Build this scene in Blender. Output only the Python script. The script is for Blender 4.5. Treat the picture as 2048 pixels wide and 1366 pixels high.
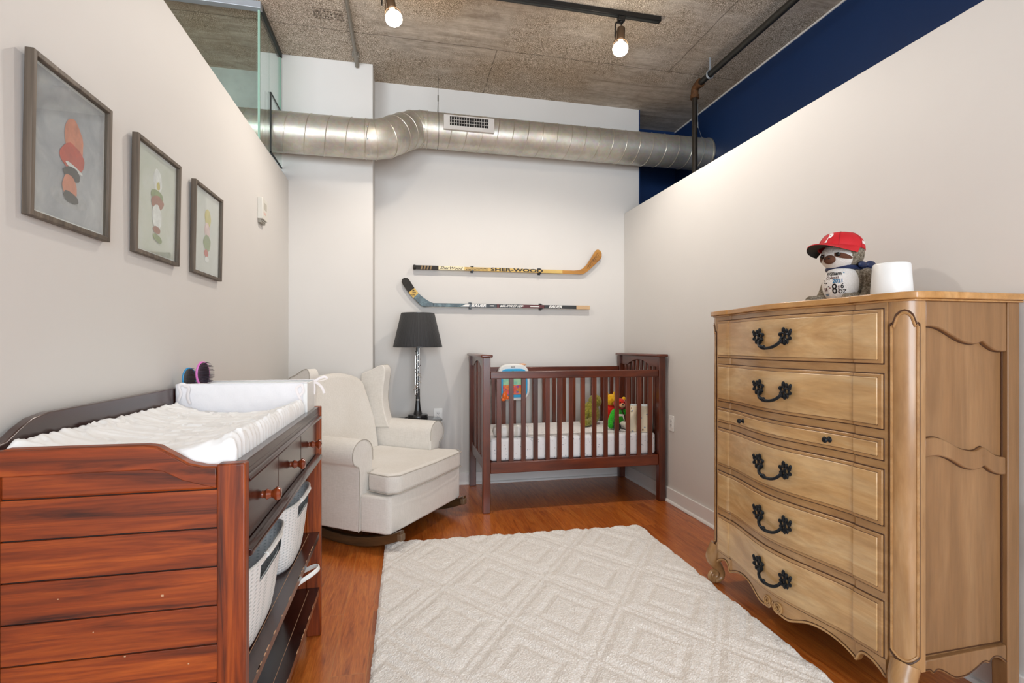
import bpy, bmesh, math, random
from math import sin, cos, pi, radians, sqrt, atan, atan2
from mathutils import Vector, Matrix, noise
random.seed(7)
S = bpy.context.scene
for o in list(bpy.data.objects): bpy.data.objects.remove(o)

# ------------------------------------------------------------------ camera
FPX, HZ, CAMH = 1010.0, 690.5, 1.17
YAW = atan(219 / 1010.0)
cam_d = bpy.data.cameras.new('camera'); cam = bpy.data.objects.new('camera', cam_d); S.collection.objects.link(cam)
cam.location = (0, 0, CAMH); cam.rotation_euler = (pi / 2, 0, -YAW)
cam_d.sensor_width = 36; cam_d.lens = 36 * FPX / 2048; cam_d.shift_y = (HZ - 683) / 2048
cam_d.clip_start = .05
S.camera = cam

# ------------------------------------------------------------------ sky, daylight, exposure
S.view_settings.view_transform = 'Standard'; S.view_settings.look = 'None'
S.view_settings.gamma = 1; S.view_settings.use_curve_mapping = False
S.view_settings.exposure = 0.0
w = bpy.data.worlds.new('world'); S.world = w; w.use_nodes = True
wn = w.node_tree; bgn = wn.nodes['Background']
bgn.inputs[0].default_value = (.80, .90, 1, 1); bgn.inputs[1].default_value = 1.0

def area(name, loc, rot, sx, sy, e, col):
    d = bpy.data.lights.new(name, 'AREA'); d.shape = 'RECTANGLE'; d.size = sx; d.size_y = sy; d.energy = e; d.color = col
    o = bpy.data.objects.new(name, d); o.location = loc; o.rotation_euler = rot; S.collection.objects.link(o); return o
# daylight entering by the tall loft windows behind the camera
area('daylight_window', (.56, -2.62, 1.75), (radians(90), 0, 0), 2.5, 2.5, 150, (.84, .92, 1))
area('fill_next_bay', (-2.4, -2.62, 1.75), (radians(90), 0, 0), 2.4, 2.5, 270, (.84, .93, 1))  # added fill lamp, brightens the next bay and its ceiling

# ------------------------------------------------------------------ helpers
def lin(h):
    if isinstance(h, str):
        h = h.lstrip('#'); h = [int(h[i:i + 2], 16) / 255 for i in (0, 2, 4)]
    return tuple((c / 12.92 if c <= .04045 else ((c + .055) / 1.055) ** 2.4) for c in h) + (1,)

def nodes(name):
    m = bpy.data.materials.new(name); m.use_nodes = True
    nt = m.node_tree; return m, nt, nt.nodes['Principled BSDF']
def N(nt, t, **kw):
    n = nt.nodes.new(t)
    for k, v in kw.items(): setattr(n, k, v)
    return n
def coords(nt, scale=(1, 1, 1), rot=(0, 0, 0), src='Object', loc=(0, 0, 0)):
    tc = N(nt, 'ShaderNodeTexCoord'); mp = N(nt, 'ShaderNodeMapping')
    mp.inputs['Scale'].default_value = scale; mp.inputs['Rotation'].default_value = rot; mp.inputs['Location'].default_value = loc
    nt.links.new(tc.outputs[src], mp.inputs[0]); return mp.outputs[0]
def ntex(nt, vec, scale, detail=4, rough=.6, dist=0):
    n = N(nt, 'ShaderNodeTexNoise'); n.inputs['Scale'].default_value = scale; n.inputs['Detail'].default_value = detail
    n.inputs['Roughness'].default_value = rough; n.inputs['Distortion'].default_value = dist
    nt.links.new(vec, n.inputs['Vector']); return n.outputs['Fac']
def ramp(nt, fac, stops):
    r = N(nt, 'ShaderNodeValToRGB'); e = r.color_ramp.elements
    while len(e) < len(stops): e.new(.5)
    for i, (p, c) in enumerate(stops): e[i].position = p; e[i].color = lin(c) if isinstance(c, str) else c
    nt.links.new(fac, r.inputs[0]); return r.outputs[0]
def mixc(nt, fac, a, b, mode='MIX'):
    m = N(nt, 'ShaderNodeMix', data_type='RGBA', blend_type=mode)
    for k, v in ((0, fac), (6, a), (7, b)):
        if isinstance(v, (int, float)): m.inputs[k].default_value = v
        elif isinstance(v, (str, tuple)): m.inputs[k].default_value = lin(v) if isinstance(v, str) else v
        else: nt.links.new(v, m.inputs[k])
    return m.outputs[2]
def math_(nt, op, a, b=None, c=None):
    m = N(nt, 'ShaderNodeMath', operation=op)
    for i, v in enumerate((a, b, c)):
        if v is None: continue
        if isinstance(v, (int, float)): m.inputs[i].default_value = v
        else: nt.links.new(v, m.inputs[i])
    return m.outputs[0]
def bump(nt, bs, h, strength=.3, dist=.002):
    b = N(nt, 'ShaderNodeBump'); b.inputs['Strength'].default_value = strength; b.inputs['Distance'].default_value = dist
    nt.links.new(h, b.inputs['Height']); nt.links.new(b.outputs[0], bs.inputs['Normal'])

def plain(name, col, rough=.5, metal=0, var=.06, vs=8, bmp=0, bs_=60, coat=0, spec=.5):
    m, nt, b = nodes(name); v = coords(nt)
    f = ntex(nt, v, vs, 3); c = lin(col)
    lo = tuple(max(0, x * (1 - var)) for x in c[:3]) + (1,); hi = tuple(min(1, x * (1 + var)) for x in c[:3]) + (1,)
    nt.links.new(ramp(nt, f, [(.3, lo), (.7, hi)]), b.inputs['Base Color'])
    b.inputs['Roughness'].default_value = rough; b.inputs['Metallic'].default_value = metal
    b.inputs['Coat Weight'].default_value = coat; b.inputs['Specular IOR Level'].default_value = spec
    if bmp: bump(nt, b, ntex(nt, v, bs_, 4), bmp)
    return m
def wood(name, c1, c2, c3, axis='X', fs=6, stretch=12, rough=.35, coat=.2, dist=1.2, loc=(0, 0, 0), bmp=.08):
    m, nt, b = nodes(name)
    sc = [stretch] * 3; sc['XYZ'.index(axis)] = 1
    v = coords(nt, tuple(sc), loc=loc)
    f1 = ntex(nt, v, fs / 6, 5, .62, dist); f2 = ntex(nt, coords(nt, tuple(x * 5 for x in sc)), fs / 6, 3, .7)
    c = ramp(nt, f1, [(.30, c1), (.5, c2), (.72, c3)])
    c = mixc(nt, .22, c, ramp(nt, f2, [(.35, '6a6a6a'), (.65, 'ffffff')]), 'MULTIPLY')
    nt.links.new(c, b.inputs['Base Color']); b.inputs['Roughness'].default_value = rough; b.inputs['Coat Weight'].default_value = coat
    b.inputs['Coat Roughness'].default_value = .2
    if bmp: bump(nt, b, f2, bmp, .001)
    return m

def set_props(o, label=None, cat=None, group=None, kind=None):
    if label: o['label'] = label
    if cat: o['category'] = cat
    if group: o['group'] = group
    if kind: o['kind'] = kind
    return o
def thing(name, label, cat, loc=(0, 0, 0), rz=0, group=None):
    o = bpy.data.objects.new(name, None); S.collection.objects.link(o)
    o.empty_display_size = .05
    o.location = loc; o.rotation_euler = (0, 0, rz); return set_props(o, label, cat, group)
def root_of(o):
    while o.parent: o = o.parent
    return o
def obj(name, bm, mats, parent=None, bevel=0, smooth=35, local=False, sub=0, seg=2, label=None):
    me = bpy.data.meshes.new(name)
    if parent is not None and not local:
        bmesh.ops.translate(bm, verts=bm.verts, vec=-root_of(parent).location)
    bmesh.ops.recalc_face_normals(bm, faces=bm.faces)
    bm.to_mesh(me); bm.free()
    for m in (mats if isinstance(mats, (list, tuple)) else [mats]): me.materials.append(m)
    o = bpy.data.objects.new(name, me); S.collection.objects.link(o)
    if parent is not None: o.parent = parent
    if smooth:
        for p in me.polygons: p.use_smooth = True
        if not bevel and not sub: me.set_sharp_from_angle(angle=radians(smooth))
    if bevel:
        md = o.modifiers.new('bevel', 'BEVEL'); md.width = bevel; md.segments = seg; md.limit_method = 'ANGLE'; md.angle_limit = radians(30)
        md.harden_normals = False
        me.set_sharp_from_angle(angle=radians(75)) if smooth else None
    if sub:
        md = o.modifiers.new('sub', 'SUBSURF'); md.levels = sub; md.render_levels = sub
    if label: o['label'] = label
    return o
def single(name, bm, mats, label, cat, group=None, **kw):
    """a thing that is one mesh; origin at the centre of its base"""
    xs = [v.co for v in bm.verts]
    c = Vector(((min(p.x for p in xs) + max(p.x for p in xs)) / 2, (min(p.y for p in xs) + max(p.y for p in xs)) / 2, min(p.z for p in xs)))
    bmesh.ops.translate(bm, verts=bm.verts, vec=-c)
    o = obj(name, bm, mats, **kw); o.location = c
    return set_props(o, label, cat, group)
def struct(name, bm, mats, **kw):
    o = obj(name, bm, mats, smooth=0, **kw); o['kind'] = 'structure'; return o
def copy_tree(o, parent=None):
    c = o.copy(); S.collection.objects.link(c)
    if parent is not None: c.parent = parent
    for ch in list(o.children): copy_tree(ch, c)
    return c
B = bmesh.new
def mi(faces, i):
    for f in faces: f.material_index = i
def box(bm, x0, x1, y0, y1, z0, z1, m=0):
    vs = [bm.verts.new(p) for p in ((x0, y0, z0), (x1, y0, z0), (x1, y1, z0), (x0, y1, z0), (x0, y0, z1), (x1, y0, z1), (x1, y1, z1), (x0, y1, z1))]
    fs = [bm.faces.new([vs[i] for i in q]) for q in ((0, 3, 2, 1), (4, 5, 6, 7), (0, 1, 5, 4), (1, 2, 6, 5), (2, 3, 7, 6), (3, 0, 4, 7))]
    mi(fs, m); return vs
def prism(bm, pts, a0, a1, plane='XY', m=0):
    """extrude a 2-D outline; plane XY -> along z, XZ -> along y, YZ -> along x"""
    def P(p, a): return {'XY': (p[0], p[1], a), 'XZ': (p[0], a, p[1]), 'YZ': (a, p[0], p[1])}[plane]
    A = [bm.verts.new(P(p, a0)) for p in pts]; C = [bm.verts.new(P(p, a1)) for p in pts]
    fs = [bm.faces.new(A), bm.faces.new(C[::-1])]
    n = len(pts)
    for i in range(n): fs.append(bm.faces.new([A[i], A[(i + 1) % n], C[(i + 1) % n], C[i]]))
    mi(fs, m); return A + C
def tube(bm, pts, r, seg=8, m=0, cap=True, closed=False, flat=1.0):
    pts = [Vector(p) for p in pts]; n = len(pts); rr = r if isinstance(r, (list, tuple)) else [r] * n
    T = []
    for i in range(n):
        a = pts[(i - 1) % n] if (i or closed) else pts[0]; b = pts[(i + 1) % n] if (i < n - 1 or closed) else pts[-1]
        T.append((b - a).normalized())
    up = Vector((0, 0, 1)) if abs(T[0].z) < .9 else Vector((1, 0, 0))
    nrm = (up - T[0] * up.dot(T[0])).normalized(); rings = []
    for i in range(n):
        nrm = (nrm - T[i] * nrm.dot(T[i])).normalized(); bn = T[i].cross(nrm)
        rings.append([bm.verts.new(pts[i] + (nrm * cos(2 * pi * k / seg) + bn * sin(2 * pi * k / seg) * flat) * rr[i]) for k in range(seg)])
    fs = []
    for i in range(n if closed else n - 1):
        a, b = rings[i], rings[(i + 1) % n]
        for k in range(seg): fs.append(bm.faces.new([a[k], a[(k + 1) % seg], b[(k + 1) % seg], b[k]]))
    if cap and not closed: fs.append(bm.faces.new(rings[0][::-1])); fs.append(bm.faces.new(rings[-1]))
    mi(fs, m)
def lathe(bm, prof, c=(0, 0, 0), seg=24, axis='Z', m=0, sq=None):
    """prof: list of (radius, height)"""
    rings = []
    for r, h in prof:
        ring = []
        for k in range(seg):
            a = 2 * pi * k / seg; x, y = r * cos(a), r * sin(a)
            p = {'Z': (x, y, h), 'X': (h, x, y), 'Y': (x, h, y)}[axis]
            ring.append(bm.verts.new((p[0] + c[0], p[1] + c[1], p[2] + c[2])))
        rings.append(ring)
    fs = []
    for a, b in zip(rings, rings[1:]):
        for k in range(seg): fs.append(bm.faces.new([a[k], a[(k + 1) % seg], b[(k + 1) % seg], b[k]]))
    if prof[0][0] > 0: fs.append(bm.faces.new(rings[0][::-1]))
    if prof[-1][0] > 0: fs.append(bm.faces.new(rings[-1]))
    mi(fs, m)
def ell(bm, c, r, m=0, seg=16, rings=10, M=None, pw=1.0):
    r = (r, r, r) if isinstance(r, (int, float)) else r
    vs = []; fs = []
    for i in range(rings + 1):
        t = pi * i / rings; row = []
        for k in range(seg):
            a = 2 * pi * k / seg
            p = Vector((sin(t) * cos(a), sin(t) * sin(a), cos(t)))
            if pw != 1: p = Vector([math.copysign(abs(q) ** pw, q) for q in p])
            p = Vector((p.x * r[0], p.y * r[1], p.z * r[2]))
            if M is not None: p = M @ p
            row.append(p + Vector(c))
        vs.append(row)
    top = bm.verts.new(vs[0][0]); bot = bm.verts.new(vs[-1][0])
    V = [[bm.verts.new(p) for p in row] for row in vs[1:-1]]
    for k in range(seg): fs.append(bm.faces.new([top, V[0][k], V[0][(k + 1) % seg]])); fs.append(bm.faces.new([bot, V[-1][(k + 1) % seg], V[-1][k]]))
    for a, b in zip(V, V[1:]):
        for k in range(seg): fs.append(bm.faces.new([a[k], b[k], b[(k + 1) % seg], a[(k + 1) % seg]]))
    mi(fs, m); return [top, bot] + [v for row in V for v in row]
def gridf(bm, fn, nu, nv, m=0):
    V = [[bm.verts.new(fn(i / nu, j / nv)) for j in range(nv + 1)] for i in range(nu + 1)]
    fs = [bm.faces.new([V[i][j], V[i + 1][j], V[i + 1][j + 1], V[i][j + 1]]) for i in range(nu) for j in range(nv)]
    mi(fs, m); return V
def rrect(x0, x1, y0, y1, r, n=5):
    out = []
    for cx, cy, a in ((x1 - r, y1 - r, 0), (x0 + r, y1 - r, 90), (x0 + r, y0 + r, 180), (x1 - r, y0 + r, 270)):
        for k in range(n + 1):
            t = radians(a + 90 * k / n); out.append((cx + r * cos(t), cy + r * sin(t)))
    return out
def spline(pts, n=8):
    """Catmull-Rom through 2-D or 3-D points"""
    P = [Vector(p) for p in pts]; P = [2 * P[0] - P[1]] + P + [2 * P[-1] - P[-2]]; out = []
    for i in range(1, len(P) - 2):
        for k in range(n):
            t = k / n; a, b, c, d = P[i - 1], P[i], P[i + 1], P[i + 2]
            out.append(.5 * ((2 * b) + (c - a) * t + (2 * a - 5 * b + 4 * c - d) * t * t + (3 * b - 3 * c + d - a) * t ** 3))
    out.append(P[-2]); return out
def text_bm(bm, s, size, M, shear=0, bold=0, m=0, depth=.0006, align='CENTER', space=1, sx=1, mapf=None):
    cu = bpy.data.curves.new('tmp_text', 'FONT'); cu.body = s; cu.size = size; cu.shear = shear; cu.offset = bold
    cu.align_x = align; cu.align_y = 'CENTER'; cu.space_character = space; cu.extrude = depth / 2; cu.resolution_u = 3
    o = bpy.data.objects.new('tmp_text', cu); S.collection.objects.link(o)
    me = o.evaluated_get(bpy.context.evaluated_depsgraph_get()).to_mesh()
    b2 = B(); b2.from_mesh(me)
    vm = []
    for v in b2.verts:
        p = Vector((v.co.x * sx, v.co.y, v.co.z))
        vm.append(bm.verts.new(mapf(p) if mapf else M @ p))
    b2.verts.index_update()
    for f_ in b2.faces:
        try: bm.faces.new([vm[v.index] for v in f_.verts]).material_index = m
        except ValueError: pass
    b2.free(); bpy.data.objects.remove(o); bpy.data.curves.remove(cu)
def M4(ex, ey, ez, o):
    return Matrix(((ex[0], ey[0], ez[0], o[0]), (ex[1], ey[1], ez[1], o[1]), (ex[2], ey[2], ez[2], o[2]), (0, 0, 0, 1)))

# ------------------------------------------------------------------ materials of the shell
M_wall = plain('wall_paint', 'd6d3cf', .6, var=.012, vs=2, bmp=.03, bs_=220)
M_trim = plain('white_trim_paint', 'e6e4e2', .4, var=.01)
M_blue = plain('navy_wall_paint', '0d305f', .5, var=.05, vs=2)
M_white = plain('white_plastic', 'efefec', .35, var=.01)
M_conc = plain('pale_concrete', 'a9aba4', .8, var=.14, vs=6, bmp=.2, bs_=30)

def mat_floor():
    m, nt, b = nodes('oak_floor')
    tc = N(nt, 'ShaderNodeTexCoord'); sp = N(nt, 'ShaderNodeSeparateXYZ'); nt.links.new(tc.outputs['Object'], sp.inputs[0])
    cb = N(nt, 'ShaderNodeCombineXYZ'); nt.links.new(sp.outputs[1], cb.inputs[0]); nt.links.new(sp.outputs[0], cb.inputs[1])
    br = N(nt, 'ShaderNodeTexBrick'); nt.links.new(cb.outputs[0], br.inputs['Vector'])
    br.offset = .37; br.inputs['Scale'].default_value = 1; br.inputs['Brick Width'].default_value = 1.15; br.inputs['Row Height'].default_value = .125
    br.inputs['Mortar Size'].default_value = .0011; br.inputs['Mortar Smooth'].default_value = .3
    br.inputs['Color1'].default_value = (0, 0, 0, 1); br.inputs['Color2'].default_value = (1, 1, 1, 1); br.inputs['Mortar'].default_value = (.5, .5, .5, 1)
    # each plank shifts the grain
    off = N(nt, 'ShaderNodeVectorMath', operation='MULTIPLY_ADD'); nt.links.new(br.outputs['Color'], off.inputs[0]); off.inputs[1].default_value = (7, 3, 0)
    nt.links.new(cb.outputs[0], off.inputs[2])
    mp = N(nt, 'ShaderNodeMapping'); mp.inputs['Scale'].default_value = (1.6, 16, 1); nt.links.new(off.outputs[0], mp.inputs[0])
    g = ntex(nt, mp.outputs[0], 1.6, 6, .65, 1.8)
    mp2 = N(nt, 'ShaderNodeMapping'); mp2.inputs['Scale'].default_value = (10, 120, 1); nt.links.new(off.outputs[0], mp2.inputs[0])
    g2 = ntex(nt, mp2.outputs[0], 1.5, 3, .6)
    c = ramp(nt, g, [(.28, '8a4115'), (.42, 'b85f22'), (.55, 'ca712d'), (.75, 'd8843b')])
    c = mixc(nt, .35, c, ramp(nt, g2, [(.3, '8a7a70'), (.6, 'ffffff')]), 'MULTIPLY')
    tone = ramp(nt, br.outputs['Color'], [(0, 'd6cfc8'), (1, 'ffffff')])
    c = mixc(nt, .8, c, tone, 'MULTIPLY')
    c = mixc(nt, br.outputs['Fac'], c, 'b5763f')  # paler seam colour paints the light caught on plank bevels
    nt.links.new(c, b.inputs['Base Color']); b.inputs['Roughness'].default_value = .3; b.inputs['Coat Weight'].default_value = .3; b.inputs['Coat Roughness'].default_value = .16
    bump(nt, b, g2, .06, .001)
    return m
def mat_ceiling():
    m, nt, b = nodes('board_formed_concrete')
    v = coords(nt); v2 = coords(nt, (.7, 5, 1), (0, 0, radians(8)))
    a = ntex(nt, v, 1.1, 5, .6, .3); st = ntex(nt, v2, 3.2, 6, .7, .6)
    vo = N(nt, 'ShaderNodeTexVoronoi', feature='DISTANCE_TO_EDGE'); vo.inputs['Scale'].default_value = 95
    vv = N(nt, 'ShaderNodeVectorMath', operation='ADD'); nz = N(nt, 'ShaderNodeTexNoise'); nz.inputs['Scale'].default_value = 30
    nt.links.new(v, nz.inputs['Vector']); sc = N(nt, 'ShaderNodeVectorMath', operation='SCALE'); sc.inputs['Scale'].default_value = .03
    nt.links.new(nz.outputs['Color'], sc.inputs[0]); nt.links.new(v, vv.inputs[0]); nt.links.new(sc.outputs[0], vv.inputs[1]); nt.links.new(vv.outputs[0], vo.inputs['Vector'])
    speck = ramp(nt, vo.outputs['Distance'], [(.02, '7d7263'), (.12, 'cdc2b2'), (.4, 'f2eae0')])
    streak = ramp(nt, st, [(.25, '91877b'), (.5, 'c8c0b5'), (.75, 'ebe5dc')])
    c = mixc(nt, ramp(nt, a, [(.40, (0, 0, 0, 1)), (.52, (1, 1, 1, 1))]), streak, speck)
    wide = ntex(nt, v, .9, 3, .5)
    c = mixc(nt, .55, c, ramp(nt, wide, [(.3, 'dcc3a2'), (.62, 'ffffff')]), 'MULTIPLY')
    c = mixc(nt, .6, c, ramp(nt, ntex(nt, v, 16, 5, .7), [(.3, 'd2cdc8'), (.6, 'ffffff')]), 'MULTIPLY')
    # seams left by the formwork boards, running with the room
    sp = N(nt, 'ShaderNodeSeparateXYZ'); nt.links.new(v, sp.inputs[0])
    wob = math_(nt, 'MULTIPLY', math_(nt, 'SUBTRACT', ntex(nt, v, 6, 4), .5), .03)
    def seam(axis, pos, wdt):
        d = math_(nt, 'ABSOLUTE', math_(nt, 'SUBTRACT', math_(nt, 'ADD', sp.outputs[axis], wob), pos))
        return math_(nt, 'LESS_THAN', d, wdt)
    s = seam(1, 3.60, .0035)
    for x in (2.035, .67, -2.05):
        k = seam(0, x, .0035)
        if x == .67: k = math_(nt, 'MULTIPLY', k, math_(nt, 'GREATER_THAN', sp.outputs[1], 3.6))
        elif x > 1: k = math_(nt, 'MULTIPLY', k, math_(nt, 'LESS_THAN', sp.outputs[1], 3.6))
        s = math_(nt, 'MAXIMUM', s, k)
    s = math_(nt, 'MAXIMUM', s, seam(1, 1.18, .0035))
    c = mixc(nt, math_(nt, 'MULTIPLY', s, .6), c, '4a4138')
    nt.links.new(c, b.inputs['Base Color']); b.inputs['Roughness'].default_value = .85; b.inputs['Specular IOR Level'].default_value = .2
    bump(nt, b, ntex(nt, v, 45, 5, .7), .35, .004)
    return m
M_floor = mat_floor(); M_ceil = mat_ceiling()

# ------------------------------------------------------------------ the shell
XL, XR, YB, ZC = -.82, 1.957, 4.242, 3.31
bm = B(); box(bm, -4.2, 2.72, -2.8, 4.6, -.12, 0); struct('floor', bm, M_floor)
bm = B(); box(bm, -4.2, 2.72, -2.8, 4.75, ZC, ZC + .15); struct('ceiling', bm, M_ceil)
bm = B(); box(bm, -.22, 2.10, YB, 4.40, 0, ZC); struct('wall_back', bm, M_wall)
bm = B(); box(bm, -1.02, -.22, 3.98, 4.40, 0, ZC); struct('wall_column', bm, M_wall, bevel=.006)
bm = B(); box(bm, -.93, XL, -2.8, 3.98, 0, 2.385); struct('wall_left', bm, M_wall, bevel=.004)
bm = B(); box(bm, XR, 2.10, -2.8, YB, 0, 2.36); struct('wall_right', bm, M_wall, bevel=.004)
bm = B(); box(bm, 2.675, 2.80, -2.8, 4.75, 0, ZC); struct('wall_alcove_right', bm, M_blue)
bm = B(); box(bm, 2.10, 2.675, 4.61, 4.75, 0, ZC); box(bm, 2.10, 2.11, YB, 4.61, 0, ZC); struct('wall_alcove_back', bm, M_blue)
bm = B(); box(bm, -4.2, -1.02, 4.28, 4.40, 0, ZC); struct('wall_next_bay_back', bm, M_conc)
bm = B(); box(bm, -4.35, -4.2, -2.8, 4.4, 0, ZC); struct('wall_next_bay_left', bm, M_wall)
bm = B()
for x0, x1, z0, z1 in ((-4.2, 2.72, 0, .42), (-4.2, 2.72, 3.08, ZC), (-4.2, -3.7, .42, 3.08), (-1.1, -.75, .42, 3.08), (1.87, 2.72, .42, 3.08)):
    box(bm, x0, x1, -2.95, -2.8, z0, z1)
struct('wall_rear', bm, M_wall)
M_frame = plain('dark_window_frame', '24262a', .4)
M_paneglass, nt, b = nodes('window_glass')
def glass_mat(name, tint, ref=.0):
    m = bpy.data.materials.new(name); m.use_nodes = True; nt = m.node_tree; nt.nodes.clear()
    out = N(nt, 'ShaderNodeOutputMaterial'); mx = N(nt, 'ShaderNodeMixShader'); tr = N(nt, 'ShaderNodeBsdfTransparent'); gl = N(nt, 'ShaderNodeBsdfGlossy')
    fr = N(nt, 'ShaderNodeFresnel'); ge = N(nt, 'ShaderNodeNewGeometry')
    nt.links.new(math_(nt, 'MULTIPLY_ADD', ge.outputs['Backfacing'], 1 / 1.5 - 1.5, 1.5), fr.inputs[0]); tr.inputs[0].default_value = tint; gl.inputs['Roughness'].default_value = .02
    nt.links.new(math_(nt, 'MULTIPLY', fr.outputs[0], ref), mx.inputs[0]); nt.links.new(tr.outputs[0], mx.inputs[1]); nt.links.new(gl.outputs[0], mx.inputs[2]); nt.links.new(mx.outputs[0], out.inputs[0])
    return m
M_glass = glass_mat('clear_glass', (.93, .97, .955, 1), 1.0)
M_wglass = glass_mat('window_pane_glass', (.95, .97, .97, 1), 1.0)
for i, (x0, x1) in enumerate(((-.75, 1.87), (-3.7, -1.1))):
    bm = B()
    n = 3
    for k in range(n + 1):
        xx = x0 + (x1 - x0) * k / n; box(bm, max(x0, xx - .025), min(x1, xx + .025), -2.90, -2.84, .42, 3.08)
    for z in (.42, 1.2, 2.14, 3.03): box(bm, x0, x1, -2.90, -2.84, z, z + .05)
    wf = struct('window_%d' % (i + 1), bm, M_frame)
    bm = B(); box(bm, x0, x1, -2.873, -2.867, .42, 3.08); obj('pane', bm, M_wglass, wf, smooth=0, local=True)
def baseboard(name, pts_box, quarter):
    bm = B(); box(bm, *pts_box); tube(bm, *quarter); o = struct(name, bm, M_trim, bevel=.003)
baseboard('baseboard_right', (XR - .014, XR, -2.8, YB, 0, .105), ([(XR - .014, -2.8, .004), (XR - .014, YB, .004)], .016))
baseboard('baseboard_back', (-.22, XR - .014, YB - .014, YB, 0, .10), ([(-.22, YB - .014, .004), (XR - .02, YB - .014, .004)], .016))
baseboard('baseboard_left', (XL, XL + .014, -2.8, 3.98, 0, .10), ([(XL + .014, -2.8, .004), (XL + .014, 3.97, .004)], .016))
baseboard('baseboard_column', (XL + .014, -.22, 3.966, 3.98, 0, .10), ([(XL + .02, 3.966, .004), (-.23, 3.966, .004)], .016))

bm = B(); box(bm, 2.668, 2.6755, -2.8, 4.61, ZC - .012, ZC); struct('trim_1', bm, M_trim)
# ------------------------------------------------------------------ glass partition on the left wall
M_alu = plain('brushed_channel', 'b9c2cb', .35, .6, var=.05)
M_dark = plain('dark_gasket', '2b2e2c', .5)
M_gedge = plain('green_glass_edge', '8fb3a2', .2)
g = thing('glass_partition', 'clear glass partition rising from the left wall top to the ceiling around the duct', 'glass partition', (-.875, 3.42, 2.385))
bm = B(); box(bm, -.88, -.87, 3.425, 3.66, 2.42, 3.285); box(bm, -.88, -.87, 3.66, 3.97, 2.87, 3.285); obj('side_pane', bm, M_glass, g, smooth=0)
bm = B(); box(bm, -4.18, -.89, 3.415, 3.425, 2.0, 3.25); obj('cross_pane', bm, M_glass, g, smooth=0)
bm = B(); box(bm, -4.18, -.862, 3.395, 3.44, 3.265, 3.308); obj('header_channel', bm, M_alu, g, bevel=.002)
bm = B(); box(bm, -.892, -.862, 3.44, 3.975, 3.275, 3.308); obj('ceiling_channel', bm, M_dark, g)
bm = B(); box(bm, -.90, -.85, 3.42, 3.975, 2.387, 2.43); obj('sill_channel', bm, M_alu, g)
bm = B(); box(bm, -.882, -.870, 3.412, 3.424, 2.43, 3.262); box(bm, -.884, -.868, 3.960, 3.974, 2.87, 3.27); obj('glass_edge', bm, M_gedge, g)
bm = B()  # square cover plate round the duct, with a round hole
cy, cz, rh = 3.81, 2.667, .147
sq = []; ci = []
for k in range(48):
    a = 2 * pi * k / 48; x, y = cos(a), sin(a); q = max(abs(x), abs(y))
    sq.append((cy + x / q * .152, cz + y / q * .195)); ci.append((cy + x * rh, cz + y * rh))
for X0 in (-.866, -.862):
    pass
A = [[bm.verts.new((X0, p[0], p[1])) for p in lst] for X0 in (-.867, -.861) for lst in (sq, ci)]
for k in range(48):
    j = (k + 1) % 48
    bm.faces.new([A[0][k], A[0][j], A[1][j], A[1][k]]); bm.faces.new([A[2][k], A[3][k], A[3][j], A[2][j]])
    bm.faces.new([A[0][k], A[2][k], A[2][j], A[0][j]]); bm.faces.new([A[1][k], A[1][j], A[3][j], A[3][k]])
obj('cover_plate', bm, M_glass, g, smooth=0)
bm = B()
box(bm, -.869, -.859, 3.650, 3.657, 2.44, 2.865); box(bm, -.869, -.859, 3.650, 3.965, 2.862, 2.868); box(bm, -.869, -.859, 3.650, 3.97, 2.462, 2.470)
obj('plate_edge', bm, M_dark, g)

# ------------------------------------------------------------------ spiral duct
def mat_galv():
    m, nt, b = nodes('galvanised_steel')
    v = coords(nt); vo = N(nt, 'ShaderNodeTexVoronoi'); vo.inputs['Scale'].default_value = 45; nt.links.new(v, vo.inputs['Vector'])
    n = ntex(nt, v, 5, 5, .65)
    c = ramp(nt, n, [(.3, 'b5afa4'), (.55, 'cbc6bb'), (.75, 'dcd8cf')])
    c = mixc(nt, .06, c, vo.outputs['Color'], 'OVERLAY')
    nt.links.new(c, b.inputs['Base Color']); b.inputs['Metallic'].default_value = .72
    nt.links.new(ramp(nt, n, [(.3, (.50, .50, .50, 1)), (.7, (.36, .36, .36, 1))]), b.inputs['Roughness'])
    bump(nt, b, n, .08, .004); return m
M_galv = mat_galv()
M_ridge = plain('galvanised_seam', 'c9c2b4', .35, .8)
DR = .138
AX1 = (3.81, 2.667); AX2 = (4.075, 2.885)
def duct_run(x0, x1, ax):
    bm = B(); n = max(2, int((x1 - x0) / .1))
    tube(bm, [(x0 + (x1 - x0) * i / n, *ax) for i in range(n + 1)], DR, 48); return bm
def helix(x0, x1, ax, pitch, ph=0):
    bm = B(); n = int((x1 - x0) / pitch * 28); pts = []
    for i in range(n + 1):
        x = x0 + (x1 - x0) * i / n; a = -2 * pi * (x - x0) / pitch + ph
        pts.append((x, ax[0] + (DR + .0005) * cos(a), ax[1] + (DR + .0005) * sin(a)))
    tube(bm, pts, .0035, 6); return bm
d = thing('air_duct', 'round galvanised spiral air duct running along the top of the back wall', 'duct', (-.22, 3.81, 2.667 - DR))
obj('left_run', duct_run(-4.19, -.215, AX1), M_galv, d); 
obj('spiral_seam', helix(-2.2, -.23, AX1, .135), M_ridge, d)
obj('right_run', duct_run(.148, 2.70, AX2), M_galv, d)
obj('spiral_seam', helix(.30, 2.66, AX2, .122, 1), M_ridge, d)
mit = [(-.26, 3.81, 2.667), (-.205, 3.81, 2.667), (-.125, 3.835, 2.692), (-.055, 3.905, 2.752), (.005, 3.985, 2.812), (.075, 4.055, 2.868), (.140, 4.075, 2.885), (.19, 4.075, 2.885)]
bm = B(); tube(bm, mit, DR * 1.012, 48); obj('offset_elbow', bm, M_galv, d, smooth=50)
bm = B()
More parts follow.
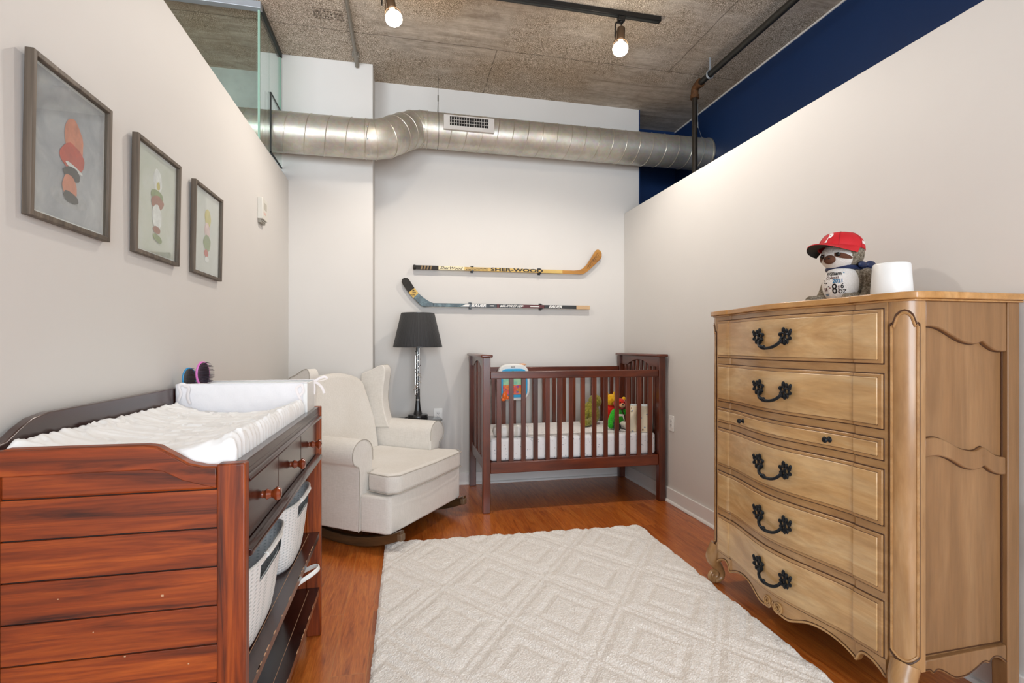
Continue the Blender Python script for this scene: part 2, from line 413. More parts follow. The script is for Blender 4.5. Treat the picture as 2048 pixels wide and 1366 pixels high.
for i, p in enumerate(mit):
    a = Vector(mit[max(0, i - 1)]); c_ = Vector(mit[min(len(mit) - 1, i + 1)]); t = (c_ - a).normalized()
    u_ = t.cross(Vector((0, 0, 1))).normalized(); v_ = t.cross(u_)
    tube(bm, [Vector(p) + (u_ * cos(q) + v_ * sin(q)) * DR * 1.015 for q in [2 * pi * k / 48 for k in range(48)]], .0035, 6, closed=True)
obj('gore_seam', bm, M_ridge, d)
bm = B(); tube(bm, [(2.66, *AX2), (2.672, *AX2)], DR + .006, 48); obj('wall_collar', bm, M_ridge, d)
for x, ax in ((-.24, AX1), (.165, AX2)):
    for a in (200, 250, 165):
        bm = B(); ell(bm, (x, ax[0] + (DR + .001) * cos(radians(a)), ax[1] + (DR + .001) * sin(radians(a))), .005, seg=8, rings=5); obj('screw', bm, M_alu, d)
# supply register set in the right run
vx0, vx1, vz0, vz1, vy = .312, .706, 2.842, 2.952, 3.915
M_reg = plain('pale_register_steel', 'd3cfca', .4, .25)
bm = B()
gx0, gx1, gz0, gz1 = .358, .660, 2.872, 2.943
box(bm, vx0, gx0, vy, vy + .06, vz0, vz1); box(bm, gx1, vx1, vy, vy + .06, vz0, vz1)
box(bm, gx0, gx1, vy, vy + .06, vz0, gz0); box(bm, gx0, gx1, vy, vy + .06, gz1, vz1)
reg = obj('supply_register', bm, M_reg, d, label='pale steel register with a small grille')
bm = B(); box(bm, gx0, gx1, vy + .012, vy + .016, gz0, gz1); obj('shade_plate', bm, plain('painted_duct_shade', '17130e', .9), reg, smooth=0)  # near-black plate paints the shade inside the duct behind the grille
bm = B()
for k in range(15):
    x = gx0 + (gx1 - gx0) * (k + .7) / 15.4; box(bm, x - .0013, x + .0013, vy + .002, vy + .010, gz0, gz1)
for k in (1, 2): z = gz0 + (gz1 - gz0) * k / 3; box(bm, gx0, gx1, vy + .004, vy + .010, z - .0012, z + .0012)
obj('grille', bm, M_reg, reg)
# hanger wires
M_wire = plain('steel_wire', '6a6660', .4, .7)
def wire(x, y, col):
    bm = B(); tube(bm, [(x, y, ZC), (x, y, 3.13)], .0018, 6)
    tube(bm, [(x, y, 3.15), (x, y, 3.10)], .005, 8)
    L = [(x, AX2[0] + (DR + .003) * cos(a), AX2[1] + (DR + .003) * sin(a)) for a in [radians(150 + 240 * k / 24) for k in range(25)]]
    tube(bm, [(x, y, 3.12)] + L + [(x, y, 3.12)], .0016, 6)
    obj('hanger_wire', bm, col, d)
wire(.275, 4.03, M_wire)
wire(2.56, 4.03, plain('bright_wire', 'aab0b4', .4, .6))

# ------------------------------------------------------------------ pipes and conduit
M_pipe = plain('black_iron_pipe', '2b2a27', .45, .3, var=.3, vs=14)
M_rust = plain('rusty_fitting', '5b3a1c', .7, .2, var=.35, vs=40)
PX, PY, PZ = 2.235, 3.56, 3.185
p = thing('sprinkler_pipe', 'black iron pipe dropping behind the right wall top then running along the ceiling', 'pipe', (PX, PY, 2.2))
bm = B(); tube(bm, [(PX, PY, 2.2), (PX, PY, PZ - .05)], .0215, 16); obj('drop_pipe', bm, plain('worn_iron_pipe', '2c2620', .4, .4, var=.6, vs=9), p)
bm = B(); tube(bm, [(PX, PY - .05, PZ), (PX + .01, -2.7, PZ + .01)], .0225, 16); obj('ceiling_pipe', bm, M_pipe, p)
bm = B(); tube(bm, spline([(PX, PY, PZ - .075), (PX, PY, PZ - .03), (PX, PY - .012, PZ - .008), (PX, PY - .04, PZ), (PX, PY - .075, PZ)], 5), .029, 16)
tube(bm, [(PX, PY, PZ - .085), (PX, PY, PZ - .06)], .034, 16); tube(bm, [(PX, PY - .06, PZ), (PX, PY - .085, PZ)], .034, 16); obj('elbow_fitting', bm, M_rust, p, label='rusty elbow fitting')
bm = B(); hy = 3.36
tube(bm, [(PX, hy, ZC), (PX, hy, PZ + .035)], .005, 8); tube(bm, [(PX, hy, PZ + .05), (PX, hy, PZ + .03)], .010, 6)
tube(bm, [(PX + .027 * sin(a), hy, PZ + .030 * cos(a)) for a in [2 * pi * k / 24 for k in range(24)]], .004, 6, closed=True, flat=2.2)
obj('pipe_hanger', bm, M_alu, p)
bm = B(); tube(bm, [(-.335, -2.7, ZC - .014), (-.335, 3.93, ZC - .014)], .012, 12)
c = thing('electrical_conduit', 'thin grey metal conduit fixed along the ceiling to the column', 'conduit', (-.335, 3.9, ZC - .03))
M_cond = plain('grey_conduit', '8f897f', .45, .5)
obj('conduit_run', bm, M_cond, c)
bm = B(); tube(bm, [(-.335, 3.80, ZC - .014), (-.335, 3.90, ZC - .016)], .0165, 12); tube(bm, [(-.335, 3.90, ZC - .016), (-.335, 3.945, ZC - .02), (-.335, 3.97, ZC - .04)], .014, 12)
box(bm, -.36, -.31, 3.84, 3.86, ZC - .03, ZC - .002); obj('connector', bm, M_cond, c)

# stamp printed on the concrete
bm = B(); sx0, sx1, sy0, sy1 = -.556, -.382, 3.395, 3.492; zz = ZC - .0012; th = .0028
def bar(x0, y0, x1, y1, t=th): box(bm, min(x0, x1) - t / 2, max(x0, x1) + t / 2, min(y0, y1) - t / 2, max(y0, y1) + t / 2, zz, zz + .0008)
bar(sx0, sy0, sx1, sy0); bar(sx0, sy1, sx1, sy1); bar(sx0, sy0, sx0, sy1); bar(sx1, sy0, sx1, sy1)
for k in range(5):
    x = sx0 + .008 + k * .009; bar(x, sy0 + .015, x, sy1 - .008, .0022)
    x = sx1 - .045 + k * .009; bar(x, sy0 + .02, x, sy1 - .008, .0022)
bar(sx0 + .008, sy0 + .03, sx0 + .045, sy0 + .03); bar(sx1 - .045, sy0 + .04, sx1 - .008, sy0 + .04)
for r_ in range(3):
    for k in range(3):
        x = -.495 + k * .019; y = sy0 + .018 + r_ * .028; bar(x, y, x + .010, y, .003); bar(x + .005, y, x + .005, y + .012, .003)
single('ink_stamp', bm, plain('faded_black_ink', '4a4037', .9), 'faded black ink stamp in a rectangle printed on the concrete ceiling', 'stamp', smooth=0)

# ------------------------------------------------------------------ track lights
M_track = plain('black_track_metal', '1c1b1a', .4, .2)
TY = 3.02
t = thing('ceiling_track', 'black track rail fixed across the concrete ceiling', 'track rail', (.5, TY, ZC - .035))
bm = B(); box(bm, -.62, 1.645, TY - .019, TY + .019, ZC - .032, ZC - .002); obj('rail', bm, M_track, t, bevel=.003)
bm = B(); box(bm, -.61, 1.63, TY - .007, TY + .007, ZC - .0335, ZC - .030); obj('contact_slot', bm, M_dark, t)
def emit(name, col, s):
    m = bpy.data.materials.new(name); m.use_nodes = True; b = m.node_tree.nodes['Principled BSDF']
    b.inputs['Base Color'].default_value = lin('f5efe4'); b.inputs['Emission Color'].default_value = col; b.inputs['Emission Strength'].default_value = s; return m
M_bulb = emit('lit_bulb', (1, .86, .66, 1), 45)
M_bneck = emit('bulb_neck', (1, .80, .58, 1), 3.2)
M_lampmetal = plain('dark_bronze_metal', '5a4634', .4, .4)
def lamp_head(x, lab, tilt):
    t = thing('track_lamp', lab, 'track light', (x, TY, ZC - .033), 0, 'track lamps')
    # local frame: z = 0 under the rail
    bm = B(); box(bm, -.022, .022, -.017, .017, -.03, .0); lathe(bm, [(.015, -.03), (.013, -.042)], seg=12); obj('adapter', bm, M_track, t, local=True, bevel=.003)
    bm = B(); tube(bm, [(0, 0, -.036), (-.036, 0, -.040), (-.040, 0, -.05), (-.042, .0, -.135)], .0042, 8, flat=2.0); tube(bm, [(.006, 0, -.04), (-.006, .0, -.08)], .004, 8); obj('bracket', bm, M_track, t, local=True)
    R = Matrix.Rotation(tilt, 4, 'Y') @ Matrix.Rotation(radians(-8), 4, 'X'); O = Matrix.Translation((0, 0, -.07))
    def tr(bm): bmesh.ops.transform(bm, matrix=O @ R, verts=bm.verts); return bm
    bm = B(); lathe(bm, [(.0, -.0), (.022, -.002), (.026, -.010), (.026, -.085), (.024, -.09)], seg=24); obj('socket', tr(bm), M_lampmetal, t, local=True)
    bm = B(); lathe(bm, [(.015, -.088), (.016, -.10), (.024, -.112), (.036, -.124)], seg=24); obj('bulb_neck', tr(bm), M_bneck, t, local=True)
    bm = B(); lathe(bm, [(.036, -.124), (.046, -.138), (.0485, -.152), (.046, -.166), (.036, -.178), (.02, -.184), (0, -.186)], seg=28); obj('bulb', tr(bm), M_bulb, t, local=True)
    bm = B(); tube(bm, [(.044 * cos(a), .044 * sin(a), -.116) for a in [2 * pi * k / 28 for k in range(28)]], .0022, 6, closed=True)
    tube(bm, [(-.044, 0, -.116), (-.034, 0, -.08), (-.030, 0, -.03)], .003, 6); obj('wire_ring', tr(bm), M_lampmetal, t, local=True)
    l = bpy.data.lights.new('lamp_light', 'SPOT'); l.energy = 50; l.color = (1, .92, .83); l.spot_size = radians(158); l.spot_blend = .5; l.shadow_soft_size = .045
    lo = bpy.data.objects.new('lamp_light', l); S.collection.objects.link(lo); lo.parent = t; lo.matrix_local = O @ R @ Matrix.Translation((0, 0, -.215))
    return t
lamp_head(-.075, 'lit bulb on the track above the column, left of the pair', radians(-10))
lamp_head(1.372, 'lit bulb hanging near the right end of the black track', radians(6))

# ------------------------------------------------------------------ framed pictures on the left wall
M_ash = wood('grey_ash_wood', '3c332a', '63574a', '877a6c', 'Z', 9, 22, .55, 0, .6)
def paper(name, c1, c2, c3):
    m, nt, b = nodes(name); v = coords(nt); f1 = ntex(nt, v, 9, 5, .6, .8)
    nt.links.new(ramp(nt, f1, [(.3, c1), (.5, c2), (.7, c3)]), b.inputs['Base Color']); b.inputs['Roughness'].default_value = .7; return m
def blob(bm, cx, cz, rx, rz, m, rot=0, seed=0, lvl=0):
    """loose painted patch on the print: an irregular rounded outline"""
    n = 26; vs = []
    for k in range(n):
        a = 2 * pi * k / n; q = 1 + .16 * noise.noise(Vector((cos(a) * 1.7 + seed * 5.3, sin(a) * 1.7, seed)))
        x, z = rx * q * cos(a), rz * q * sin(a); x, z = x * cos(rot) - z * sin(rot), x * sin(rot) + z * cos(rot)
        vs.append(bm.verts.new((.0050 + .0003 * (lvl + 1), cx + x, cz + z)))
    bm.faces.new(vs).material_index = m
PAL = {k: plain('paint_' + k, c, .7, var=.16, vs=40) for k, c in dict(orange='d98a6a', red='c9563f', black='4b4844', cream='e9e6df', green='8a9a62', brown='a4664c', yellow='cdbf62', white='f0efec', pink='e2c3bf', grey='b3b2b4').items()}
PI = list(PAL); PM = list(PAL.values())
def picture(yc, lab, mat_paper, patches):
    t = thing('framed_picture', lab, 'picture', (XL, yc, 1.459), 0, 'framed pictures on the left wall')
    # local: x out of the wall, y along it, z up
    W_, H_, fw, D = .156, .369, .0125, .018
    R = Matrix.Rotation(radians(1.0), 4, 'Y')
    def tr(bm): bmesh.ops.transform(bm, matrix=Matrix.Translation((.001, 0, 0)) @ R, verts=bm.verts); return bm
    bm = B()
    for y0, y1, z0, z1 in ((-W_, -W_ + fw, 0, H_), (W_ - fw, W_, 0, H_), (-W_ + fw, W_ - fw, 0, fw), (-W_ + fw, W_ - fw, H_ - fw, H_)): box(bm, 0, D, y0, y1, z0, z1)
    obj('frame', tr(bm), M_ash, t, local=True, bevel=.0015)
    bm = B(); box(bm, .001, .0045, -W_ + fw, W_ - fw, fw, H_ - fw, 0)
    i0, j0 = W_ - fw - .006, fw + .007
    vs = [bm.verts.new(q) for q in ((.0048, -i0, j0), (.0048, i0, j0), (.0048, i0, H_ - j0), (.0048, -i0, H_ - j0))]; bm.faces.new(vs).material_index = 1
    for k, (c_, y, z, ry, rz, ro) in enumerate(patches): blob(bm, y, z, ry, rz, 2 + PI.index(c_), ro, k + yc, k)
    obj('print', tr(bm), [M_white, mat_paper] + PM, t, local=True, smooth=0)
    bm = B(); box(bm, .010, .0115, -W_ + fw, W_ - fw, fw, H_ - fw); obj('glazing', tr(bm), M_wglass, t, local=True, smooth=0)
picture(1.468, 'largest-looking picture nearest the camera, grey watercolour with orange and black patches', paper('grey_wash', '9fa0a6', 'b4b4b8', 'c9c9c9'),
        [('grey', .0, .075, .075, .022, 0), ('orange', .012, .225, .036, .058, .2), ('red', .005, .180, .046, .036, .1), ('white', .010, .158, .034, .006, -.2), ('black', .004, .140, .034, .018, 0), ('orange', -.004, .105, .028, .030, .1), ('black', .0, .080, .030, .013, -.15)])
picture(1.920, 'middle picture of three, pale green print with white, brown and green patches', paper('pale_green_wash', 'cfd2c2', 'd7d8cb', 'dedfd8'),
        [('white', .004, .265, .030, .040, 0), ('yellow', .008, .250, .012, .014, 0), ('green', .0, .215, .044, .020, 0), ('brown', .004, .192, .046, .024, .1), ('white', .0, .145, .034, .040, 0), ('brown', .0, .100, .026, .012, 0), ('green', .006, .072, .032, .012, -.2)])
picture(2.365, 'framed picture farthest from the camera, pale print with yellow, pink and olive patches', paper('pale_grey_wash', 'd3d5cd', 'dadad4', 'e0e0dc'),
        [('yellow', .01, .250, .034, .040, .2), ('pink', .004, .195, .030, .034, 0), ('green', .004, .145, .040, .034, .1), ('red', -.004, .100, .022, .016, 0), ('white', .004, .074, .024, .012, 0)])

# wall control on the left wall
t = thing('wall_thermostat', 'small white wall control box high on the left wall near the column', 'thermostat', (XL, 3.22, 1.885))
M_offwhite = plain('off_white_plastic', 'd6d3ca', .45, var=.02)
bm = B(); box(bm, XL, XL + .028, 3.165, 3.275, 1.905, 2.03); obj('cover', bm, M_offwhite, t, bevel=.003)
bm = B(); box(bm, XL, XL + .018, 3.175, 3.265, 1.885, 1.908); box(bm, XL + .017, XL + .022, 3.185, 3.255, 1.892, 1.902); obj('lower_vent', bm, plain('grey_plastic', '9d988d', .5), t, bevel=.001)
bm = B(); box(bm, XL + .0275, XL + .0288, 3.20, 3.255, 1.965, 2.005, 0); box(bm, XL + .0275, XL + .0288, 3.19, 3.24, 1.935, 1.950, 1); obj('printed_marks', bm, [plain('grey_print', 'b8b4a8', .5), plain('pink_print', 'd9b9ae', .5)], t, smooth=0)

def outlet(name, loc, axis, lab, double=True):
    t = thing(name, lab, 'outlet', loc, 0 if axis == 'Y' else -pi / 2 * -1)
    # local: plate lies in xz, facing -y
    bm = B(); prism(bm, rrect(-.036, .036, 0, .115, .004, 3), -.005, 0, 'XZ'); obj('plate', bm, M_white, t, local=True, bevel=.0012)
    bm = B(); prism(bm, rrect(-.017, .017, .024, .091, .003, 3), -.0075, -.004, 'XZ'); ins = obj('receptacle', bm, plain('outlet_face', 'e6e6e4', .35), t, local=True, bevel=.001)
    bm = B()
    for z in (.042, .072):
        box(bm, -.008, -.0055, -.0082, -.0072, z - .002, z + .007); box(bm, .0055, .008, -.0082, -.0072, z - .002, z + .006)
        lathe(bm, [(.0026, -.0082), (.0026, -.0072)], (0, 0, z - .007), 10, 'Y')
    obj('slots', bm, plain('outlet_slot', '333333', .6), t, local=True, smooth=0)
    return t
outlet('wall_outlet', (.289, YB - .001, .530), 'Y', 'white outlet plate on the back wall between lamp table and crib')
o = outlet('wall_outlet', (XR - .001, 3.418, .532), 'X', 'white outlet plate on the right wall just beside the crib post'); o.rotation_euler = (0, 0, -pi / 2)

# ------------------------------------------------------------------ hockey sticks
YS = YB - .045   # face of the shafts
M_cream = plain('cream_label', 'e8dcb6', .45, var=.03)
M_yel = wood('yellow_shaft', 'c9a04a', 'd9b460', 'e2c274', 'X', 6, 20, .4, .2, .4)
M_blade = wood('amber_blade', '8c5a1e', 'b37a2c', 'cb9540', 'X', 8, 10, .4, .3, .8)
M_ink = plain('black_ink', '221c16', .5)
M_tapeb = plain('black_cloth_tape', '2c2926', .8, var=.25, vs=50, bmp=.3, bs_=300)
M_tapet = plain('tan_worn_tape', '8b7454', .8, var=.2, vs=60)
def MT(x, z): return M4((1, 0, 0), (0, 0, 1), (0, -1, 0), (x, YS - .0006, z))
st = thing('hockey_stick', 'yellow wooden hockey stick mounted above the other, blade at the right', 'hockey stick', (.107, YS + .01, 1.793))
zc, hh, dp = 1.8088, .0148, .020
bm = B(); box(bm, .289, .505, YS, YS + dp, zc - hh, zc + hh, 0); box(bm, .505, 1.36, YS, YS + dp, zc - hh, zc + hh, 1); obj('shaft', bm, [M_cream, M_yel], st, bevel=.002)
bm = B(); box(bm, .107, .289, YS - .001, YS + dp + .001, zc - hh - .001, zc + hh + .001, 0)
for i, x in enumerate((.150, .175, .200, .225)):
    prism(bm, [(x - .006, zc - hh - .0014), (x + .006, zc - hh - .0014), (x + .014, zc + hh + .0014), (x + .002, zc + hh + .0014)], YS - .0016, YS + dp + .0015, 'XZ', 1)
obj('grip_tape', bm, [M_tapeb, M_tapet], st)
bm = B(); lathe(bm, [(.014, .084), (.020, .088), (.021, .100), (.016, .109)], (0, YS + .010, zc), 16, 'X'); obj('butt_end', bm, M_tapeb, st)
ol = [(1.36, zc - hh), (1.534, 1.793), (1.552, 1.795), (1.585, 1.815), (1.66, 1.880), (1.715, 1.935), (1.724, 1.955), (1.724, 1.985), (1.712, 2.006), (1.690, 2.017), (1.674, 2.012), (1.655, 1.988), (1.62, 1.932), (1.585, 1.880), (1.55, 1.846), (1.52, 1.830), (1.47, 1.8236), (1.36, zc + hh)]
bm = B(); prism(bm, ol, YS + .003, YS + .016, 'XZ'); bl = obj('blade', bm, M_blade, st, bevel=.002)
bm = B()
for k in range(7):
    x0 = 1.585 + k * .014; z0 = 1.845 + k * .018
    tube(bm, [(x0, YS + .0024, z0), (x0 + .012, YS + .0024, z0 + .030 - .004 * (k % 3)), (x0 + .024, YS + .0024, z0 + .006)], .0013, 5)
obj('scrawled_signature', bm, M_ink, bl)
bm = B(); text_bm(bm, 'SherWood', .030, MT(.392, zc), shear=.35, bold=.0004, sx=1.35); obj('lettering', bm, M_ink, st, smooth=0)
bm = B(); text_bm(bm, 'SHER-WOOD', .036, MT(.955, zc + .0005), bold=.0013, sx=2.1); obj('lettering', bm, M_ink, st, smooth=0)
bm = B()
for r_ in range(2):
    for k in range(17): box(bm, .515 + k * .011 + r_ * .004, .522 + k * .011 + r_ * .004, YS - .0011, YS - .0002, zc + .003 - r_ * .012, zc + .009 - r_ * .012)
obj('small_print', bm, M_ink, st, smooth=0)

st = thing('hockey_stick', 'black and teal hockey stick mounted lower on the wall, blade at the left', 'hockey stick', (.25, YS + .01, 1.487))
zc = 1.5025; hh = .0150
M_bk = plain('black_graphite', '232629', .35, var=.2, coat=.3)
def mat_teal():
    m, nt, b = nodes('teal_graphite'); v = coords(nt, (3, 3, 3)); f = ntex(nt, v, 9, 6, .7, .5)
    nt.links.new(ramp(nt, f, [(.3, '1b2830'), (.5, '31494f'), (.72, '6a868c')]), b.inputs['Base Color']); b.inputs['Roughness'].default_value = .35; return m
M_teal = mat_teal(); M_mar = plain('maroon_graphic', '5a2326', .4, var=.15); M_tan = plain('bare_wood_plug', 'd0ad84', .6)
M_wht = plain('white_ink', 'eceae6', .45)
bm = B()
for x0, x1, m in ((.25, .515, 1), (.515, .78, 0), (.78, .80, 2), (.80, 1.00, 0), (1.00, 1.195, 2), (1.195, 1.487, 0), (1.487, 1.612, 3)):
    e = .001 if m == 3 else 0; box(bm, x0, x1, YS, YS + dp, zc - hh + .0 - e, zc + hh + e, m)
obj('shaft', bm, [M_bk, M_teal, M_mar, M_tan], st, bevel=.0015)
ol = [(.25, zc - hh), (.172, 1.4868), (.150, 1.495), (.118, 1.525), (.075, 1.570), (.035, 1.620), (.003, 1.668), (-.006, 1.690), (-.002, 1.706), (.016, 1.718), (.038, 1.716), (.053, 1.703), (.075, 1.668), (.105, 1.625), (.145, 1.578), (.19, 1.545), (.225, 1.525), (.25, zc + hh)]
bm = B(); prism(bm, ol, YS + .003, YS + .016, 'XZ'); bl = obj('blade', bm, M_teal, st, bevel=.002)
bm = B(); ot = [(-.0075, 1.690), (-.0035, 1.7075), (.016, 1.7195), (.0385, 1.7175), (.0545, 1.703), (.0765, 1.668), (.095, 1.638), (.049, 1.600), (.0335, 1.6195), (.0015, 1.668)]
prism(bm, ot, YS + .002, YS + .017, 'XZ'); obj('blade_tape', bm, M_tapeb, bl)
bm = B(); q4 = [(.049, 1.600), (.095, 1.6385), (.128, 1.597), (.086, 1.556)]; prism(bm, q4, YS + .0022, YS + .004, 'XZ'); lb = obj('sticker', bm, plain('yellow_sticker', 'd8b35f', .6), bl)
bm = B(); text_bm(bm, 'My', .016, MT(.088, 1.618) @ Matrix.Translation((0, 0, -.0012)), shear=.2, bold=.0004); text_bm(bm, 'Lest', .018, MT(.091, 1.602) @ Matrix.Translation((0, 0, -.0012)), shear=.2, bold=.0004); text_bm(bm, 'Oct', .016, MT(.084, 1.582) @ Matrix.Translation((0, 0, -.0012)), bold=.0004)
obj('handwriting', bm, M_ink, lb, smooth=0)
for s_, sz, x, shr, bo, sx in (('BAUER', .031, .622, .35, .0012, 1.30), ('BAUER', .031, 1.293, .35, .0012, 1.25), ('SUPREME', .026, .90, .5, .0004, 1.6), ('1000', .013, .735, 0, .0004, 1.4)):
    bm = B(); text_bm(bm, s_, sz, MT(x, zc), shear=shr, bold=bo, sx=sx); obj('lettering', bm, M_wht, st, smooth=0)
for poly in ([(.47, zc - .009), (.54, zc - .009), (.548, zc + .009), (.515, zc + .009)], [(.805, zc - .010), (.83, zc - .004), (.815, zc + .010)], [(1.0, zc + .010), (.985, zc - .008), (1.02, zc + .004)], [(1.07, zc - .004), (1.15, zc - .004), (1.15, zc + .003), (1.07, zc + .003)]):
    bm = B(); prism(bm, poly, YS - .0008, YS - .0001, 'XZ'); obj('white_graphic', bm, M_wht, st, smooth=0)
for x, z, lab in ((.572, 1.8088, 'black wall hook left on the yellow stick'), (1.158, 1.8088, 'black wall hook right on the yellow stick'), (.556, 1.5025, 'black wall hook holding the lower stick beside the first white lettering'), (1.168, 1.5025, 'black wall hook holding the lower stick at the maroon part')):
    bm = B(); box(bm, x - .012, x + .012, YB - .004, YB, z - .03, z + .03); box(bm, x - .010, x + .010, YS - .006, YB - .003, z - .0215, z - .0165)
    box(bm, x - .010, x + .010, YS - .006, YS - .003, z - .022, z - .012); box(bm, x - .010, x + .010, YS - .006, YS - .003, z + .0165, z + .020); box(bm, x - .010, x + .010, YS - .004, YB - .003, z + .0172, z + .0205)
    single('wall_hook', bm, M_bk, lab, 'wall hook', 'hooks under the hockey sticks', bevel=.001)

# ------------------------------------------------------------------ changing table (left foreground)
def cherry(name, ax, loc=(0, 0, 0)): return wood(name, '3d1504', '85360b', 'b25518', ax, 12, 20, .45, .08, .8, loc, .1)
M_chx, M_chy, M_chz = cherry('cherry_wood_x', 'X'), cherry('cherry_wood_y', 'Y'), cherry('cherry_wood_z', 'Z')
def darkch(name, ax): return wood(name, '1e0c09', '32130e', '482017', ax, 6, 10, .26, .5, .8)
M_dky, M_dkz, M_dkx = darkch('dark_stained_wood_y', 'Y'), darkch('dark_stained_wood_z', 'Z'), darkch('dark_stained_wood_x', 'X')
M_groove = plain('groove_shadow_line', '150806', .7)
M_wear = plain('worn_edge', 'c79f7c', .7, var=.2)
X0, X1, Y0, Y1 = -.800, -.322, 1.153, 2.180    # outer footprint
ct = thing('changing_table', 'dark cherry wood changing table with open shelves against the left wall', 'changing table', ((X0 + X1) / 2, (Y0 + Y1) / 2, 0))
for (x0, x1) in ((X1 - .055, X1), (X0, X0 + .045)):
    for (y0, y1) in ((Y0, Y0 + .030), (Y1 - .030, Y1)):
        bm = B(); zt = .923 if x1 == X1 else .965
        v = box(bm, x0, x1, y0, y1, 0, zt)
        for q in v[:4]:   # feet taper
            q.co.x += .010 if q.co.x == x0 and x1 == X1 else 0; 
        obj('leg', bm, M_chz, ct, bevel=.004)
# end panels: planks with grooves and the shaped top rail
def end_panel(yf, yb):
    px0, px1 = X0 + .045, X1 - .055
    bm = B(); box(bm, px0, px1, yf + .008, yb, .10, .90, 0)
    zs = [.871 - .0805 * k for k in range(11)]
    for k in range(10):
        z1 = zs[k] - .0017; z0 = max(zs[k + 1] + .0017, .10)
        if z1 > z0: box(bm, px0, px1, yf + .003, yf + .02, z0, z1, 1)
    for x, z, r_ in ((-.51, .898, .0016), (-.478, .660, .0026), (-.545, .545, .0018), (-.66, .672, .0014), (-.60, .60, .0012), (-.43, .515, .0015)):
        box(bm, x - r_, x + r_, yf + .0024, yf + .004, z - r_ * .8, z + r_ * .8, 2)
    pl = obj('end_panel', bm, [M_groove, M_chx, M_wear], ct, bevel=.0006)
    out = [(px1, .871), (px1, .918), (-.40, .919), (-.43, .927), (-.462, .948), (-.487, .964), (-.51, .968), (px0, .969), (px0, .871)]
    bm = B(); prism(bm, out, yf + .002, yb + .004, 'XZ'); obj('top_rail', bm, M_chx, pl, bevel=.005)
    bm = B(); raised = [(px1, .8735), (px1, .916), (-.401, .917), (-.431, .925), (-.463, .946), (-.488, .962), (-.511, .966), (px0, .967), (px0, .916), (-.50, .918), (-.475, .913), (-.44, .893), (-.40, .880)]
    prism(bm, raised, yf - .001, yf + .004, 'XZ'); obj('rail_face', bm, wood('cherry_rail_face', '461a05', '8f3a0b', 'bc5e1a', 'X', 10, 13, .42, .1, 1.3, (0, 0, 3)), pl, bevel=.002)
end_panel(Y0, Y0 + .028)
bm = B(); box(bm, X0 + .045, X1 - .055, Y1 - .03, Y1 - .006, .10, .915); box(bm, X0 + .045, X1 - .055, Y1 - .033, Y1 - .003, .10, .16); obj('end_panel', bm, M_chz, ct, bevel=.002)
bm = B(); box(bm, X0 + .04, X0 + .055, Y0 + .05, Y1 - .05, .10, .92); obj('back_panel', bm, M_dky, ct)
# shaped back rail
prof = [(Y1, .90), (Y1, 1.012), (2.10, 1.019), (1.34, 1.019), (1.29, 1.012), (1.25, .995), (1.215, .975), (1.18, .968), (Y0, .967), (Y0, .90)]
bm = B(); prism(bm, prof, X0 - .003, X0 + .018, 'YZ'); obj('back_rail', bm, M_dky, ct, bevel=.003)
bm = B(); box(bm, X0 + .02, X1 - .006, Y0 + .03, Y1 - .03, .885, .903); obj('table_top', bm, M_dky, ct, bevel=.002)
bm = B(); box(bm, X1 - .030, X1 - .007, Y0 + .030, Y1 - .030, .870, .922); obj('front_apron', bm, M_dky, ct, bevel=.002)
for z0, z1, xp in ((.872, .890, .004), (.712, .735, .006)):
    bm = B()
    pts = [(X1 - .05, z0), (X1 - .006, z0), (X1 + xp, z0 + .006), (X1 + xp, z1 - .006), (X1 - .008, z1), (X1 - .05, z1)]
    prism(bm, pts, Y0 + .030, Y1 - .030, 'XZ'); obj('front_moulding', bm, M_dky, ct, bevel=.0015)
M_knob = wood('polished_knob_wood', '4f1b0b', '8a3a17', 'a8562a', 'X', 9, 6, .15, .8, .5)
dy = (Y1 - Y0 - .064) / 3
for k in range(3):
    a = Y0 + .032 + dy * k; b_ = a + dy
    bm = B(); box(bm, X1 - .30, X1 - .015, a + .0025, b_ - .0025, .738, .871); dr = obj('drawer', bm, M_dkz, ct, bevel=.002)
    bm = B(); yk, zk = (a + b_) / 2, .803
    lathe(bm, [(.010, X1 - .016), (.0085, X1 - .012), (.010, X1 - .008), (.0135, X1 - .004), (.011, X1 + .001), (.0085, X1 + .006), (.012, X1 + .012), (.0165, X1 + .017), (.017, X1 + .021), (.013, X1 + .027), (0, X1 + .029)], (0, yk, zk), 20, 'X')
    obj('knob', bm, M_knob, dr)
for z in (.42, .197):
    bm = B(); box(bm, X0 + .055, X1 - .004, Y0 + .029, Y1 - .031, z - .022, z, 0); box(bm, X1 - .0425, X1 - .0412, Y0 + .05, Y1 - .05, z, z + .0006, 1)
    for k in range(24):
        y = random.uniform(Y0 + .06, Y1 - .08); l = random.uniform(.003, .03); r_ = random.uniform(.0003, .0011)
        box(bm, X1 - .0055, X1 - .0034, y, y + l, z - r_ * 1.2, z + .0004, 1)
    obj('shelf', bm, [M_dky, M_wear], ct)

